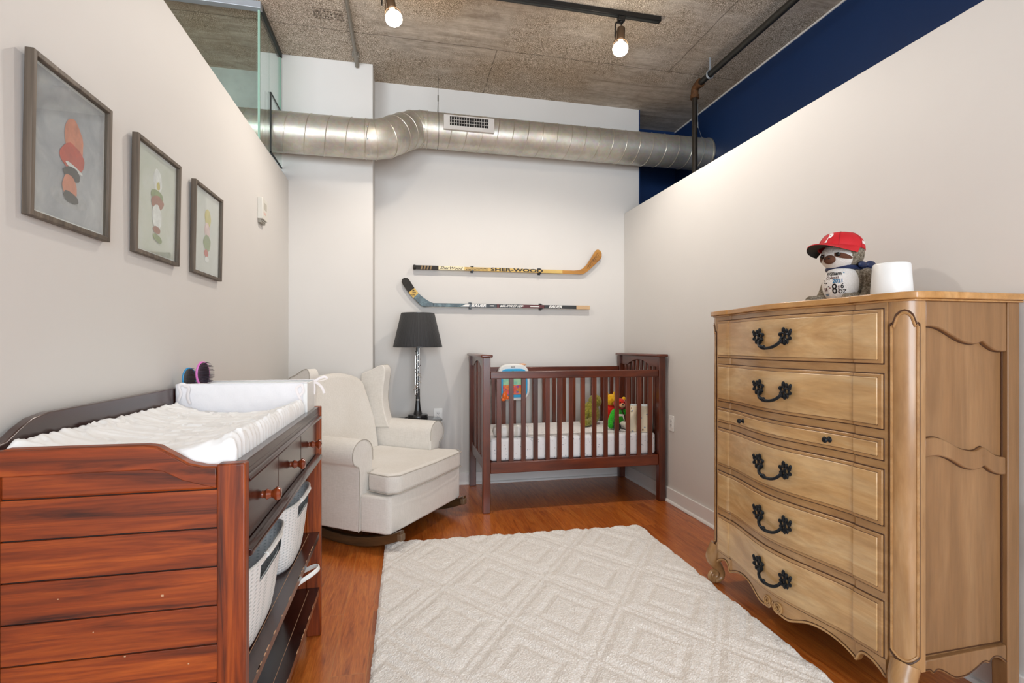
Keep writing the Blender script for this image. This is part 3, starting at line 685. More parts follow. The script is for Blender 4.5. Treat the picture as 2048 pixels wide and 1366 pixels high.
# changing pad with its wrinkled white cover
def mat_cloth(name, col, sc=40, b=.3, var=.03):
    m, nt, bs = nodes(name); v = coords(nt); f = ntex(nt, v, sc, 5, .65, .6)
    c = lin(col); nt.links.new(ramp(nt, ntex(nt, v, 6, 3), [(.3, tuple(x * (1 - var) for x in c[:3]) + (1,)), (.7, c)]), bs.inputs['Base Color'])
    bs.inputs['Roughness'].default_value = .85; bs.inputs['Specular IOR Level'].default_value = .2; bs.inputs['Sheen Weight'].default_value = .15
    bump(nt, bs, f, b, .004); return m
M_sheet = mat_cloth('white_pad_cover', 'f2f2f1', 30, .25)
px0, px1, py0, py1 = X0 + .024, X1 - .030, Y0 + .034, 1.972
def padz(u, v):
    x = 2 * u - 1
    z = .938 + .044 * abs(x) ** 2.6 - .007 * v
    e = min(u, 1 - u) * (px1 - px0); z -= .03 * max(0, 1 - e / .014) ** 2
    ee = min(v, 1 - v) * (py1 - py0); z -= .022 * max(0, 1 - ee / .02) ** 2
    P = Vector((u * 5, v * 9, 0))
    z += .0024 * noise.noise(P * 1.4) + .0012 * noise.noise(Vector((u * 30 + v * 9, v * 22, 1)))
    rg = abs(noise.noise(Vector((u * 9 + 2.2 * noise.noise(P), v * 13, 4)))); z += .0055 * (1 - min(1, rg * 5))
    fr = max(0, 1 - e / .07) * (1 if u > .5 else .4); z += .0045 * fr * sin(v * 190 + 3 * noise.noise(Vector((v * 20, 0, 0))))
    return z
bm = B()
V = gridf(bm, lambda u, v: Vector((px0 + (px1 - px0) * u + (.003 * sin(v * 170) if u > .97 else 0), py0 + (py1 - py0) * v, padz(u, v))), 90, 170)
# skirt down to the table top
rim = [V[i][0] for i in range(91)] + [V[90][j] for j in range(1, 171)] + [V[i][170] for i in range(89, -1, -1)] + [V[0][j] for j in range(169, 0, -1)]
low = [bm.verts.new((q.co.x, q.co.y, .904)) for q in rim]
for i in range(len(rim)): j = (i + 1) % len(rim); bm.faces.new([rim[i], rim[j], low[j], low[i]])
single('changing_pad', bm, M_sheet, 'white wrinkled changing pad lying on the dark changing table', 'changing pad', smooth=60)

# white organiser bin at the far end of the table, with cloth liner
bx0, bx1, by0, by1, bz0, bz1 = X0 + .024, X1 - .022, 1.985, 2.142, .904, 1.030
ob = thing('organizer_bin', 'white cloth-lined bin at the far end of the changing table holding two brushes', 'bin', ((bx0 + bx1) / 2, (by0 + by1) / 2, bz0))
def open_box(bm, x0, x1, y0, y1, z0, z1, t, flare=0):
    prism(bm, [(x0, y0), (x1, y0), (x1, y1), (x0, y1)], z0, z0 + t)
    for a in ((x0, x1, y0, y0 + t), (x0, x1, y1 - t, y1), (x0, x0 + t, y0 + t, y1 - t), (x1 - t, x1, y0 + t, y1 - t)): box(bm, a[0], a[1], a[2], a[3], z0 + t, z1)
bm = B(); open_box(bm, bx0, bx1, by0, by1, bz0, bz1, .007); obj('bin_body', bm, M_white, ob, bevel=.002)
M_liner = mat_cloth('quilted_liner', 'f1eff1', 60, .35)
bm = B()
def wob(u, v, y): return Vector((bx0 - .002 + (bx1 - bx0 - .012) * u, y + .0022 * noise.noise(Vector((u * 14, v * 6, 2))) - .003, bz0 + .012 + (bz1 - bz0 - .010) * v))
gridf(bm, lambda u, v: wob(u, v, by0), 60, 16)
gridf(bm, lambda u, v: Vector((bx0 + (bx1 - bx0) * u, by0 - .004 + .016 * v, bz1 + .0035 + .0012 * noise.noise(Vector((u * 20, 0, 0))))), 40, 2)
gridf(bm, lambda u, v: Vector((bx0 + (bx1 - bx0) * u, by1 - .010 + .014 * v, bz1 + .0035 + .0012 * noise.noise(Vector((u * 20, 3, 0))))), 40, 2)
lo_ = obj('cloth_liner', bm, M_liner, ob, smooth=60); md = lo_.modifiers.new('thick', 'SOLIDIFY'); md.thickness = .003
def ribbon(pts, wd, par, nm='ribbon_tie'):
    bm = B(); tube(bm, spline(pts, 6), wd, 6, flat=.25); obj(nm, bm, plain('white_ribbon', 'efe9e8', .7) if 'white_ribbon' not in bpy.data.materials else bpy.data.materials['white_ribbon'], par)
cx, cy_ = bx1 - .002, by1 - .012
ribbon([(cx, cy_, bz1 - .006), (cx + .018, cy_ + .004, bz1 + .006), (cx + .040, cy_ + .008, bz1 + .014), (cx + .050, cy_ + .006, bz1 + .006), (cx + .036, cy_, bz1 + .001), (cx + .004, cy_, bz1 - .004)], .0045, ob)
ribbon([(cx, cy_, bz1 - .006), (cx + .016, cy_, bz1 - .012), (cx + .032, cy_ + .004, bz1 - .030), (cx + .040, cy_ + .004, bz1 - .052)], .0048, ob)
ribbon([(cx, cy_, bz1 - .010), (cx + .004, cy_, bz1 - .03), (cx + .002, cy_ + .002, bz1 - .055)], .004, ob)
cx, cy_ = bx0 + .012, by0 - .006
ribbon([(cx + .022, cy_, bz1 - .002), (cx + .010, cy_ - .004, bz1 + .004), (cx - .002, cy_ - .004, bz1 - .004), (cx + .004, cy_ - .004, bz1 - .03), (cx - .004, cy_ - .004, bz1 - .055)], .0050, ob)
ribbon([(cx + .014, cy_ - .002, bz1 - .002), (cx + .030, cy_ - .006, bz1 - .010), (cx + .026, cy_ - .006, bz1 - .04), (cx + .034, cy_ - .006, bz1 - .066)], .0055, ob)
cx = bx1 - .018
ribbon([(cx, cy_, bz1 - .004), (cx - .018, cy_ - .004, bz1 - .02), (cx - .004, cy_ - .004, bz1 - .06), (cx + .006, cy_ - .004, bz1 - .10)], .0042, ob)
ribbon([(cx, cy_, bz1 - .004), (cx + .006, cy_ - .004, bz1 - .03), (cx - .012, cy_ - .004, bz1 - .05)], .0042, ob)

# hair brushes standing in the bin
M_pad = plain('dark_brush_pad', '3a2630', .6, var=.2, vs=60); M_bris = plain('grey_bristle', '4b4450', .5)
def brush(loc, rz, tilt, sc, col, lab, pad=M_pad):
    t = thing('hairbrush', lab, 'hairbrush', loc, rz, 'hair brushes in the white bin'); t.rotation_euler = (0, tilt, rz); t.scale = (sc, sc, sc)
    # local: bristles along +x, handle down
    e = [(.031 * cos(a), .052 * sin(a) + .06) for a in [2 * pi * k / 28 for k in range(28)]]
    bm = B(); prism(bm, e, -.010, .0, 'YZ'); box(bm, -.009, -.001, -.008, .008, -.11, .012); obj('paddle', bm, col, t, local=True, bevel=.003)
    bm = B(); ell(bm, (0, 0, .06), (.008, .027, .047)); obj('cushion_pad', bm, pad, t, local=True)
    bm = B()
    for i in range(-5, 6):
        for j in range(-8, 9):
            y, z = i * .005, j * .0054
            if (y / .026) ** 2 + (z / .045) ** 2 < 1: tube(bm, [(.004, y, .06 + z), (.027, y * 1.15, .06 + z * 1.10)], .0009, 4)
    obj('bristles', bm, M_bris, t, local=True, smooth=0)
brush((-.722, 2.075, 1.012), radians(-32), 0, .88, plain('pink_plastic', 'e07ac6', .3), 'pink-backed hairbrush standing in the white bin')
brush((-.772, 2.085, .998), radians(-40), 0, .80, plain('blue_plastic', '2f8fc4', .3), 'blue-backed hairbrush standing in the bin behind the pink one', plain('olive_brush_pad', '4a453a', .6, var=.3, vs=60))

# woven-look plastic baskets on the shelves
def mat_knit():
    m, nt, b = nodes('white_knit_plastic'); tc = N(nt, 'ShaderNodeTexCoord'); sp = N(nt, 'ShaderNodeSeparateXYZ'); nt.links.new(tc.outputs['UV'], sp.inputs[0])
    u = math_(nt, 'FRACT', math_(nt, 'MULTIPLY', sp.outputs[0], 44)); v_ = math_(nt, 'FRACT', math_(nt, 'MULTIPLY', sp.outputs[1], 22))
    au = math_(nt, 'ABSOLUTE', math_(nt, 'SUBTRACT', u, .5)); av = math_(nt, 'ABSOLUTE', math_(nt, 'SUBTRACT', v_, .5))
    d = math_(nt, 'SQRT', math_(nt, 'ADD', math_(nt, 'MULTIPLY', au, au), math_(nt, 'MULTIPLY', av, av)))
    hole = math_(nt, 'LESS_THAN', d, .20)
    col = mixc(nt, math_(nt, 'MULTIPLY', hole, .5), 'f6f8f9', '94a6aa'); nt.links.new(col, b.inputs['Base Color']); b.inputs['Roughness'].default_value = .45
    bump(nt, b, math_(nt, 'SUBTRACT', .5, d), .6, .004); return m
M_knit = mat_knit()
def basket_surf(bm, hx, hy, h, inset, n=72, nz=16, uvl=None, hole=True):
    rows = []
    for j in range(nz + 1):
        v = j / nz; row = []
        s = .80 + .20 * v ** .7
        for k in range(n):
            a = 2 * pi * k / n; c_, s_ = cos(a), sin(a)
            x = math.copysign(abs(c_) ** .55, c_) * (hx * s - inset); y = math.copysign(abs(s_) ** .55, s_) * (hy * s - inset)
            top = h * (1 - .12 * (abs(sin(a)) ** 6)) ; z = .004 + inset + (top - .004 - inset) * v
            row.append(bm.verts.new((x, y, z)))
        rows.append(row)
    for j in range(nz):
        for k in range(n):
            if hole and nz - 4 <= j < nz - 1 and ((abs(k) < 4 or k > n - 4) or abs(k - n // 2) < 4): continue
            fc = bm.faces.new([rows[j][k], rows[j][(k + 1) % n], rows[j + 1][(k + 1) % n], rows[j + 1][k]])
            if uvl:
                for lp, (kk, jj) in zip(fc.loops, ((k, j), (k + 1, j), (k + 1, j + 1), (k, j + 1))): lp[uvl].uv = (kk / n, jj / nz)
    bm.faces.new(rows[0][::-1]); return rows
def basket(loc, hx, hy, h, lab):
    t = thing('storage_basket', lab, 'basket', loc, 0, 'white baskets on the changing table shelves')
    bm = B(); uv = bm.loops.layers.uv.new('UVMap'); a = basket_surf(bm, hx, hy, h, 0, uvl=uv)
    b_ = basket_surf(bm, hx, hy, h, .004, uvl=uv)
    for k in range(72): bm.faces.new([a[-1][k], a[-1][(k + 1) % 72], b_[-1][(k + 1) % 72], b_[-1][k]])
    obj('basket_body', bm, M_knit, t, local=True, smooth=70)
    bm = B(); tube(bm, [(p.co.x, p.co.y, p.co.z) for p in []] or [(math.copysign(abs(cos(q)) ** .55, cos(q)) * hx, math.copysign(abs(sin(q)) ** .55, sin(q)) * hy, h * (1 - .12 * abs(sin(q)) ** 6) + .001) for q in [2 * pi * k / 72 for k in range(72)]], .004, 6, closed=True)
    obj('rim', bm, M_white, t, local=True)
    for sgn in (1, -1):
        bm = B(); tube(bm, spline([(sgn * (hx + .000), -.075, h + .000), (sgn * (hx + .004), -.045, h + .003), (sgn * (hx + .005), 0, h + .005), (sgn * (hx + .004), .045, h + .003), (sgn * (hx + .000), .075, h + .000)], 5), .0075, 8); obj('handle', bm, M_white, t, local=True)
    return t
basket((-.487, 1.450, .421), .152, .232, .222, 'white woven-look basket on the upper shelf, nearest the camera')
basket((-.487, 1.905, .421), .150, .205, .222, 'white woven-look basket on the upper shelf, behind the nearer one')
lb = thing('storage_tote', 'white tote on the bottom shelf with its strap handle sticking out', 'tote', (-.52, 1.86, .198))
bm = B(); a = basket_surf(bm, .13, .155, .165, 0, hole=False); b_ = basket_surf(bm, .13, .155, .165, .004, hole=False)
for k in range(72): bm.faces.new([a[-1][k], a[-1][(k + 1) % 72], b_[-1][(k + 1) % 72], b_[-1][k]])
obj('tote_body', bm, plain('white_tote', 'dfe6ea', .6), lb, local=True, smooth=70)
bm = B(); tube(bm, spline([(.13, -.075, .14), (.175, -.068, .175), (.222, -.040, .196), (.236, .0, .198), (.215, .030, .192), (.13, .045, .15)], 6), .0075, 8, flat=.35); obj('strap_handle', bm, M_white, lb, local=True)

# ------------------------------------------------------------------ crib
def crw(ax): return wood('crib_wood_' + ax, '38140a', '602710', '80391b', ax, 7, 9, .32, .45, 1.0, bmp=.05)
M_cx, M_cy, M_cz = crw('X'), crw('Y'), crw('Z')
CX0, CX1, CY0, CY1 = .544, 1.932, 3.460, 4.216
cr = thing('baby_crib', 'dark brown slatted wooden baby crib against the back wall', 'crib', ((CX0 + CX1) / 2, (CY0 + CY1) / 2, 0))
for x0 in (CX0, CX1 - .054):
    for y0 in (CY0, CY1 - .050):
        bm = B(); box(bm, x0, x0 + .054, y0, y0 + .050, 0, 1.086); obj('post', bm, M_cz, cr, bevel=.004)
def crib_end(x0):
    xm = x0 + .027
    bm = B(); pts = rrect(x0 - .016, x0 + .070, CY0 - .014, CY1 + .010, .012, 4); prism(bm, pts, 1.084, 1.103, 'XY'); obj('cap_rail', bm, M_cy, cr, bevel=.006, seg=3)
    ya, yb = CY0 + .050, CY1 - .050; ym = (ya + yb) / 2
    top = [(ya, 1.086), (ya, 1.005), (ym - .20, 1.005)] + [(ym - .20 + .40 * t, 1.005 + .048 * sin(pi * t) ** .8) for t in [k / 16 for k in range(1, 16)]] + [(ym + .20, 1.005), (yb, 1.005), (yb, 1.086)]
    bm = B(); prism(bm, top, xm - .012, xm + .012, 'YZ'); obj('arched_panel', bm, M_cy, cr, bevel=.003)
    bm = B(); box(bm, xm - .012, xm + .012, ya, yb, .285, .365); obj('end_rail', bm, M_cy, cr, bevel=.003)
    n = 8
    for k in range(n):
        y = ya + (yb - ya) * (k + 1) / (n + 1); zt = 1.006 + (.046 * sin(pi * (y - ym + .20) / .40) ** .8 if abs(y - ym) < .2 else 0)
        bm = B(); box(bm, xm - .007, xm + .007, y - .016, y + .016, .36, zt); obj('slat', bm, M_cz, cr, bevel=.002)
crib_end(CX0); crib_end(CX1 - .054)
def side(y0, y1, n, xa, xb):
    ym = (y0 + y1) / 2
    bm = B(); box(bm, CX0 + .054, CX1 - .054, y0, y1, .934, .986); obj('side_rail', bm, M_cx, cr, bevel=.005)
    bm = B(); box(bm, CX0 + .054, CX1 - .054, y0, y1, .272, .350); obj('side_rail', bm, M_cx, cr, bevel=.005)
    for k in range(n):
        x = xa + (xb - xa) * k / (n - 1)
        bm = B(); box(bm, x - .0165, x + .0165, ym - .007, ym + .007, .345, .94); obj('slat', bm, M_cz, cr, bevel=.002)
side(CY0 + .010, CY0 + .036, 14, .661, 1.813); side(CY1 - .036, CY1 - .010, 14, .661, 1.813)
bm = B(); box(bm, CX0 + .058, CX1 - .058, CY0 + .04, CY1 - .04, .325, .348); obj('mattress_support', bm, M_cx, cr)
def mat_print(name, base, cols, sc=26, th=.09):
    m, nt, b = nodes(name); v = coords(nt); c = None
    for i, col in enumerate(cols):
        vv = coords(nt, (1.0, 1.0, 2.2 - .7 * i), (.5 * i, .8 * i, .6 + i), loc=(i * 3.1, i, 0))
        vo = N(nt, 'ShaderNodeTexVoronoi'); vo.inputs['Scale'].default_value = sc * (1 + .3 * i); nt.links.new(vv, vo.inputs['Vector'])
        msk = math_(nt, 'LESS_THAN', vo.outputs['Distance'], th + .02 * i)
        c = mixc(nt, math_(nt, 'MULTIPLY', msk, .75), c if c is not None else base, col)
    nt.links.new(c, b.inputs['Base Color']); b.inputs['Roughness'].default_value = .85; b.inputs['Specular IOR Level'].default_value = .2
    bump(nt, b, ntex(nt, v, 14, 4), .15, .01); return m
M_crsheet = mat_print('printed_cot_sheet', 'eeecec', ['6d7686', 'b9a79c', '8b9099'], 22, .10)
bm = B(); box(bm, .606, 1.872, 3.502, 4.170, .349, .510)
mt = thing('crib_mattress', 'white crib mattress with small printed marks inside the slatted crib', 'mattress', (1.24, 3.83, .349))
obj('fitted_sheet', bm, M_crsheet, mt, bevel=.022, seg=4)
# rolled light pillow at the left end
bm = B(); V = []
def bol(u, v):
    a = 2 * pi * u; t = v * 2 - 1; r = .052 * (1 - abs(t) ** 7) ** .5 + .0001; r *= 1 + .05 * noise.noise(Vector((cos(a) * 2, sin(a) * 2, t * 3)))
    return Vector((.765 + .135 * t, 3.575 + r * 1.15 * cos(a), .553 + r * .86 * sin(a)))
gridf(bm, bol, 28, 24); bmesh.ops.remove_doubles(bm, verts=bm.verts, dist=.0004)
m_, nt, b = nodes('striped_pillow_cloth'); wv = N(nt, 'ShaderNodeTexWave'); wv.inputs['Scale'].default_value = 5.5; wv.inputs['Distortion'].default_value = .3; nt.links.new(coords(nt), wv.inputs['Vector'])
nt.links.new(ramp(nt, wv.outputs['Fac'], [(.40, 'efece8'), (.75, 'd9d4cc')]), b.inputs['Base Color']); b.inputs['Roughness'].default_value = .9
single('crib_pillow', bm, m_, 'pale striped bolster pillow at the left end of the crib mattress', 'pillow', smooth=60)

# crib toy fixed inside the rear rail
ty = thing('crib_toy', 'white and blue plastic crib toy with an underwater scene, hung inside the rear rail', 'toy', (.905, 4.15, .71))
def egg(hx, z0, z1, n=40, p=.55, taper=.06):
    out = []; zc = (z0 + z1) / 2; hz = (z1 - z0) / 2
    for k in range(n):
        a = 2 * pi * k / n; x = math.copysign(abs(cos(a)) ** p, cos(a)) * hx; z = math.copysign(abs(sin(a)) ** p, sin(a)) * hz
        out.append((.905 + x * (1 - taper * sin(a) * (1 if sin(a) > 0 else .3)), zc + z))
    return out
bm = B(); prism(bm, egg(.138, .712, 1.012), 4.105, 4.168, 'XZ'); box(bm, .80, 1.01, 4.16, 4.176, .90, .98); obj('toy_body', bm, M_white, ty, bevel=.014, seg=3)
bm = B(); prism(bm, egg(.116, .735, .975, p=.4), 4.094, 4.108, 'XZ'); obj('blue_surround', bm, plain('toy_blue_plastic', '2fa6dc', .3), ty, bevel=.004)
m_, nt, b = nodes('sea_scene'); vo = N(nt, 'ShaderNodeTexVoronoi'); vo.inputs['Scale'].default_value = 26; nt.links.new(coords(nt), vo.inputs['Vector'])
sz = N(nt, 'ShaderNodeSeparateXYZ'); nt.links.new(coords(nt, src='Generated'), sz.inputs[0])
lowc = ramp(nt, N(nt, 'ShaderNodeTexNoise').outputs['Fac'], [(.3, 'd84a72'), (.5, 'f08a3c'), (.7, '7d58c0')])
nt.links.new(mixc(nt, math_(nt, 'LESS_THAN', sz.outputs[2], .42), ramp(nt, vo.outputs['Distance'], [(.2, '7fc8b4'), (.6, 'a8d8b0')]), mixc(nt, .5, lowc, vo.outputs['Color'], 'OVERLAY')), b.inputs['Base Color']); b.inputs['Roughness'].default_value = .15
bm = B(); prism(bm, egg(.094, .760, .952, p=.35), 4.090, 4.096, 'XZ'); obj('screen', bm, m_, ty, bevel=.002)
M_orange = plain('orange_plastic', 'ee6c1c', .3)
bm = B(); ell(bm, (.826, 4.086, .752), (.022, .010, .036)); ell(bm, (.852, 4.086, .738), (.016, .008, .016)); ell(bm, (.812, 4.086, .722), (.018, .008, .014)); obj('orange_fish', bm, M_orange, ty)
bm = B(); ell(bm, (.985, 4.13, 1.008), (.032, .018, .010)); obj('orange_button', bm, plain('pale_orange_plastic', 'f0b890', .35), ty)
bm = B(); ell(bm, (.895, 4.088, .940), (.022, .008, .018)); ell(bm, (.925, 4.088, .940), (.016, .008, .016)); obj('green_switch', bm, plain('teal_plastic', '1f8e8c', .3), ty)
bm = B(); ell(bm, (.890, 4.104, .990), (.008, .004, .005)); ell(bm, (.908, 4.104, .990), (.008, .004, .005)); obj('grey_button', bm, plain('grey_button_plastic', '9c9a98', .4), ty)

# soft toys at the right end
def fuzz(name, c1, c2, sc=70):
    m, nt, b = nodes(name); v = coords(nt); f = ntex(nt, v, sc, 4, .7)
    nt.links.new(ramp(nt, f, [(.35, c1), (.65, c2)]), b.inputs['Base Color']); b.inputs['Roughness'].default_value = .95; b.inputs['Specular IOR Level'].default_value = .1; b.inputs['Sheen Weight'].default_value = .3
    bump(nt, b, f, .9, .006); return m
def lump(c, r, sc=12, amp=.12, seg=22, M=None):
    bm = B(); vs = ell(bm, (0, 0, 0), r, seg=seg, rings=14)
    for v in vs: v.co *= 1 + amp * noise.noise(v.co * sc + Vector(c) * 7)
    if M is not None: bmesh.ops.transform(bm, matrix=M, verts=bm.verts)
    bmesh.ops.translate(bm, verts=bm.verts, vec=c); return bm
def limb(pts, r): bm = B(); tube(bm, spline(pts, 6), r if not isinstance(r, list) else [r[0] + (r[1] - r[0]) * k / ((len(pts) - 1) * 6) for k in range((len(pts) - 1) * 6 + 1)], 12); ell(bm, pts[-1], (r if not isinstance(r, list) else r[1]) * 1.08, seg=12, rings=8); return bm
M_olive, M_yel2, M_redf, M_greenf = fuzz('olive_plush', '6f6a25', 'a39b42'), fuzz('yellow_plush', 'e0a010', 'f4c22a'), fuzz('red_plush', 'c01d14', 'e23420'), fuzz('green_plush', '1f9a1c', '3fc52c')
M_blk = plain('black_plush', '1d1a1c', .8); M_glint = plain('white_eye_glint', 'f4f2ee', .3)
ZM = .512
p = thing('plush_toy', 'olive green fluffy plush slumped against the rear slats of the crib', 'plush toy', (1.55, 3.98, ZM))
obj('body', lump((1.565, 3.98, ZM + .092), (.075, .07, .10), 14), M_olive, p); obj('head', lump((1.60, 3.97, ZM + .195), (.055, .055, .055), 20), M_olive, p)
obj('arm', limb([(1.53, 3.95, ZM + .13), (1.495, 3.93, ZM + .08), (1.475, 3.92, ZM + .03)], .026), M_olive, p); obj('leg', limb([(1.555, 3.93, ZM + .04), (1.50, 3.87, ZM + .032), (1.465, 3.85, ZM + .033)], .030), M_olive, p)
p.location.x -= .03
p = thing('plush_toy', 'yellow plush with pointed ears and a red collar leaning in the crib corner', 'plush toy', (1.68, 3.95, ZM))
obj('body', lump((1.69, 3.93, ZM + .09), (.062, .058, .10), 12), M_redf, p); obj('head', lump((1.685, 3.915, ZM + .205), (.055, .050, .050), 20, .05), M_yel2, p)
for s_ in (-1, 1):
    bm = B(); lathe(bm, [(.0, .03), (.008, .022), (.016, 0), (.012, -.01)], (1.685 + s_ * .033, 3.915, ZM + .248), 12); obj('ear', bm, M_yel2, p)
p = thing('plush_toy', 'red plush toy in a green outfit sitting in front of the other soft toys', 'plush toy', (1.745, 3.72, ZM))
obj('body', lump((1.735, 3.75, ZM + .075), (.060, .055, .085), 12), M_greenf, p); hd = obj('head', lump((1.760, 3.745, ZM + .190), (.050, .048, .045), 20, .05), M_redf, p)
for x in (1.744, 1.778): bm = B(); ell(bm, (x, 3.700, ZM + .205), .0055); obj('eye', bm, M_blk, hd)
obj('muzzle', lump((1.760, 3.700, ZM + .182), (.024, .016, .018), 20, .04), fuzz('tan_plush', 'd9a878', 'ecc79a'), hd)
bm = B(); ell(bm, (1.760, 3.684, ZM + .190), (.008, .005, .006)); obj('nose', bm, M_blk, hd)
for x in (1.724, 1.797): bm = B(); ell(bm, (x, 3.750, ZM + .228), (.017, .010, .017)); obj('ear', bm, M_yel2, hd)
obj('arm', limb([(1.70, 3.73, ZM + .12), (1.665, 3.70, ZM + .07), (1.650, 3.665, ZM + .03)], .022), M_greenf, p); obj('arm', limb([(1.79, 3.74, ZM + .12), (1.835, 3.73, ZM + .14), (1.85, 3.735, ZM + .165)], .022), M_greenf, p)
obj('leg', limb([(1.715, 3.71, ZM + .03), (1.69, 3.64, ZM + .030), (1.675, 3.60, ZM + .032)], .027), M_blk, p); obj('leg', limb([(1.765, 3.71, ZM + .03), (1.775, 3.64, ZM + .030), (1.775, 3.59, ZM + .034)], .028), fuzz('cream_plush', 'd8cfc2', 'efe8dc'), p)
bm = B(); prism(bm, [(1.705, ZM + .118), (1.765, ZM + .112), (1.775, ZM + .060), (1.755, ZM + .10), (1.71, ZM + .098)], 3.684, 3.692, 'XZ'); obj('bib', bm, plain('white_bib', 'efe6da', .8), p)
p.location = p.location + Vector((-.062, .02, 0))
# books leaning at the right end
def book(x, y, z0, h, w_, th, lean, rz, cov, lab):
    t = thing('picture_book', lab, 'book', (x, y, z0), rz, 'books at the right end of the crib'); t.rotation_euler = (0, lean, rz)
    bm = B(); box(bm, -th / 2, -th / 2 + .003, -w_ / 2, w_ / 2, 0, h); box(bm, th / 2 - .003, th / 2, -w_ / 2, w_ / 2, 0, h); box(bm, -th / 2, th / 2, w_ / 2 - .003, w_ / 2, 0, h); obj('cover', bm, cov, t, local=True, bevel=.001)
    bm = B(); box(bm, -th / 2 + .003, th / 2 - .003, -w_ / 2 + .003, w_ / 2 - .003, .003, h - .003); obj('pages', bm, plain('paper_pages', 'eee9dd', .8) if 'paper_pages' not in bpy.data.materials else bpy.data.materials['paper_pages'], t, local=True, smooth=0)
bk1 = mat_print('cream_cover_print', 'e9dcc2', ['6c5a30', '3d6aa0', 'a06a30'], 20, .16); bk2 = mat_print('blue_white_cover', 'dfe6ea', ['2a6aa8', 'd7a24a'], 16, .2); bk3 = mat_print('teal_cover', '3d94b4', ['e8eef0', '2a4f90', 'd99a2a'], 18, .22)
book(1.752, 3.548, ZM, .195, .15, .012, radians(9), radians(60), bk1, 'cream picture book leaning nearest the green plush toy')
book(1.783, 3.578, ZM, .205, .15, .014, radians(9), radians(60), bk2, 'white and blue picture book in the middle of the three crib books')
book(1.800, 3.628, ZM, .20, .14, .016, radians(9), radians(60), bk3, 'teal picture book standing against the right crib end')

# ------------------------------------------------------------------ side table and clarinet lamp
M_bt = plain('black_table_paint', '20262a', .22, coat=.3)
LX, LY, LZ = .118, 4.040, .588
tb = thing('side_table', 'small round black side table behind the armchair', 'side table', (LX, LY, 0))
bm = B(); lathe(bm, [(0, LZ - .028), (.16, LZ - .028), (.178, LZ - .022), (.186, LZ - .014), (.192, LZ - .010), (.192, LZ - .004), (.186, LZ), (0, LZ)], (LX, LY, 0), 48); obj('tabletop', bm, M_bt, tb)
bm = B(); lathe(bm, [(.13, LZ - .07), (.14, LZ - .028), (0, LZ - .028)], (LX, LY, 0), 40); lathe(bm, [(.0, LZ - .07), (.13, LZ - .07)], (LX, LY, 0), 40); obj('apron', bm, plain('brown_apron', '5d4028', .5), tb)
for k in range(3):
    a = radians(60 + 120 * k); c_, s_ = cos(a), sin(a)
    bm = B(); tube(bm, spline([(LX + .11 * c_, LY + .11 * s_, LZ - .06), (LX + .125 * c_, LY + .125 * s_, .35), (LX + .13 * c_, LY + .13 * s_, .15), (LX + .15 * c_, LY + .15 * s_, .008)], 5), .011, 10); obj('leg', bm, M_bt, tb)
M_ebony = plain('black_ebony', '17191c', .25, coat=.4)
M_silver = plain('silver_keywork', 'c8c6c2', .22, 1, var=.1)
lm = thing('table_lamp', 'table lamp with a black pleated shade and a clarinet for its stem', 'lamp', (LX, LY, LZ))
bm = B(); lathe(bm, [(0, .001), (.077, .001), (.080, .006), (.080, .030), (.076, .038), (.070, .041), (0, .041)], (LX, LY, LZ), 40); obj('base', bm, M_ebony, lm)
bm = B(); lathe(bm, [(.036, .041), (.034, .046), (.028, .065), (.022, .095), (.0185, .130), (.017, .150), (.0165, .175)], (LX, LY, LZ), 28); obj('bell', bm, M_ebony, lm)
bm = B(); lathe(bm, [(.0185, .150), (.0185, .158)], (LX, LY, LZ), 24); lathe(bm, [(.018, .385), (.018, .392)], (LX, LY, LZ), 24); obj('ring', bm, M_silver, lm)
bm = B(); lathe(bm, [(.0155, .17), (.0150, .385), (.0145, .62)], (LX, LY, LZ), 24); obj('stem', bm, M_ebony, lm)
bm = B()   # keywork along the camera side
rnd = random.Random(3)
for k in range(3):
    a = radians(215 + 40 * k); c_, s_ = cos(a), sin(a); r = .021
    tube(bm, [(LX + r * c_, LY + r * s_, LZ + .185 + .03 * k), (LX + r * c_, LY + r * s_, LZ + .50 + .03 * k)], .0022, 6)
for k in range(16):
    z = LZ + .19 + k * .0225; a = radians(240 + rnd.uniform(-50, 50)); c_, s_ = cos(a), sin(a)
    lathe(bm, [(.0, .0), (.0075, .0), (.0075, .002), (.004, .004), (0, .004)], (0, 0, 0), 12)
    vs = list(bm.verts)[-(12 * 5):]
    M = Matrix.Translation((LX + .019 * c_, LY + .019 * s_, z)) @ Vector((c_, s_, 0)).to_track_quat('Z', 'Y').to_matrix().to_4x4()
    for v in vs: v.co = M @ v.co
    tube(bm, [(LX + .017 * c_, LY + .017 * s_, z), (LX + .022 * cos(a + .9), LY + .022 * sin(a + .9), z + .012)], .0024, 6)
for z, dx in ((.255, -.034), (.272, -.026), (.30, .026), (.345, .027), (.36, .022)):
    tube(bm, [(LX, LY - .018, LZ + z), (LX + dx * .6, LY - .022, LZ + z - .004), (LX + dx, LY - .020, LZ + z - .016)], [.004, .0035, .0045], 8)
obj('keywork', bm, M_silver, lm)
m_, nt, b = nodes('black_pleated_fabric'); sp = N(nt, 'ShaderNodeSeparateXYZ'); nt.links.new(coords(nt), sp.inputs[0])
ang = math_(nt, 'ARCTAN2', sp.outputs[1], sp.outputs[0])
f = math_(nt, 'SINE', math_(nt, 'MULTIPLY', ang, 110)); cbv = N(nt, 'ShaderNodeCombineXYZ'); nt.links.new(math_(nt, 'MULTIPLY', ang, 6), cbv.inputs[0])
nt.links.new(ramp(nt, ntex(nt, cbv.outputs[0], 2.4, 5, .7), [(.3, '17181a'), (.7, '343436')]), b.inputs['Base Color']); b.inputs['Roughness'].default_value = .6; b.inputs['Sheen Weight'].default_value = .3; b.inputs['Sheen Weight'].default_value = .08; bump(nt, b, f, .4, .002)
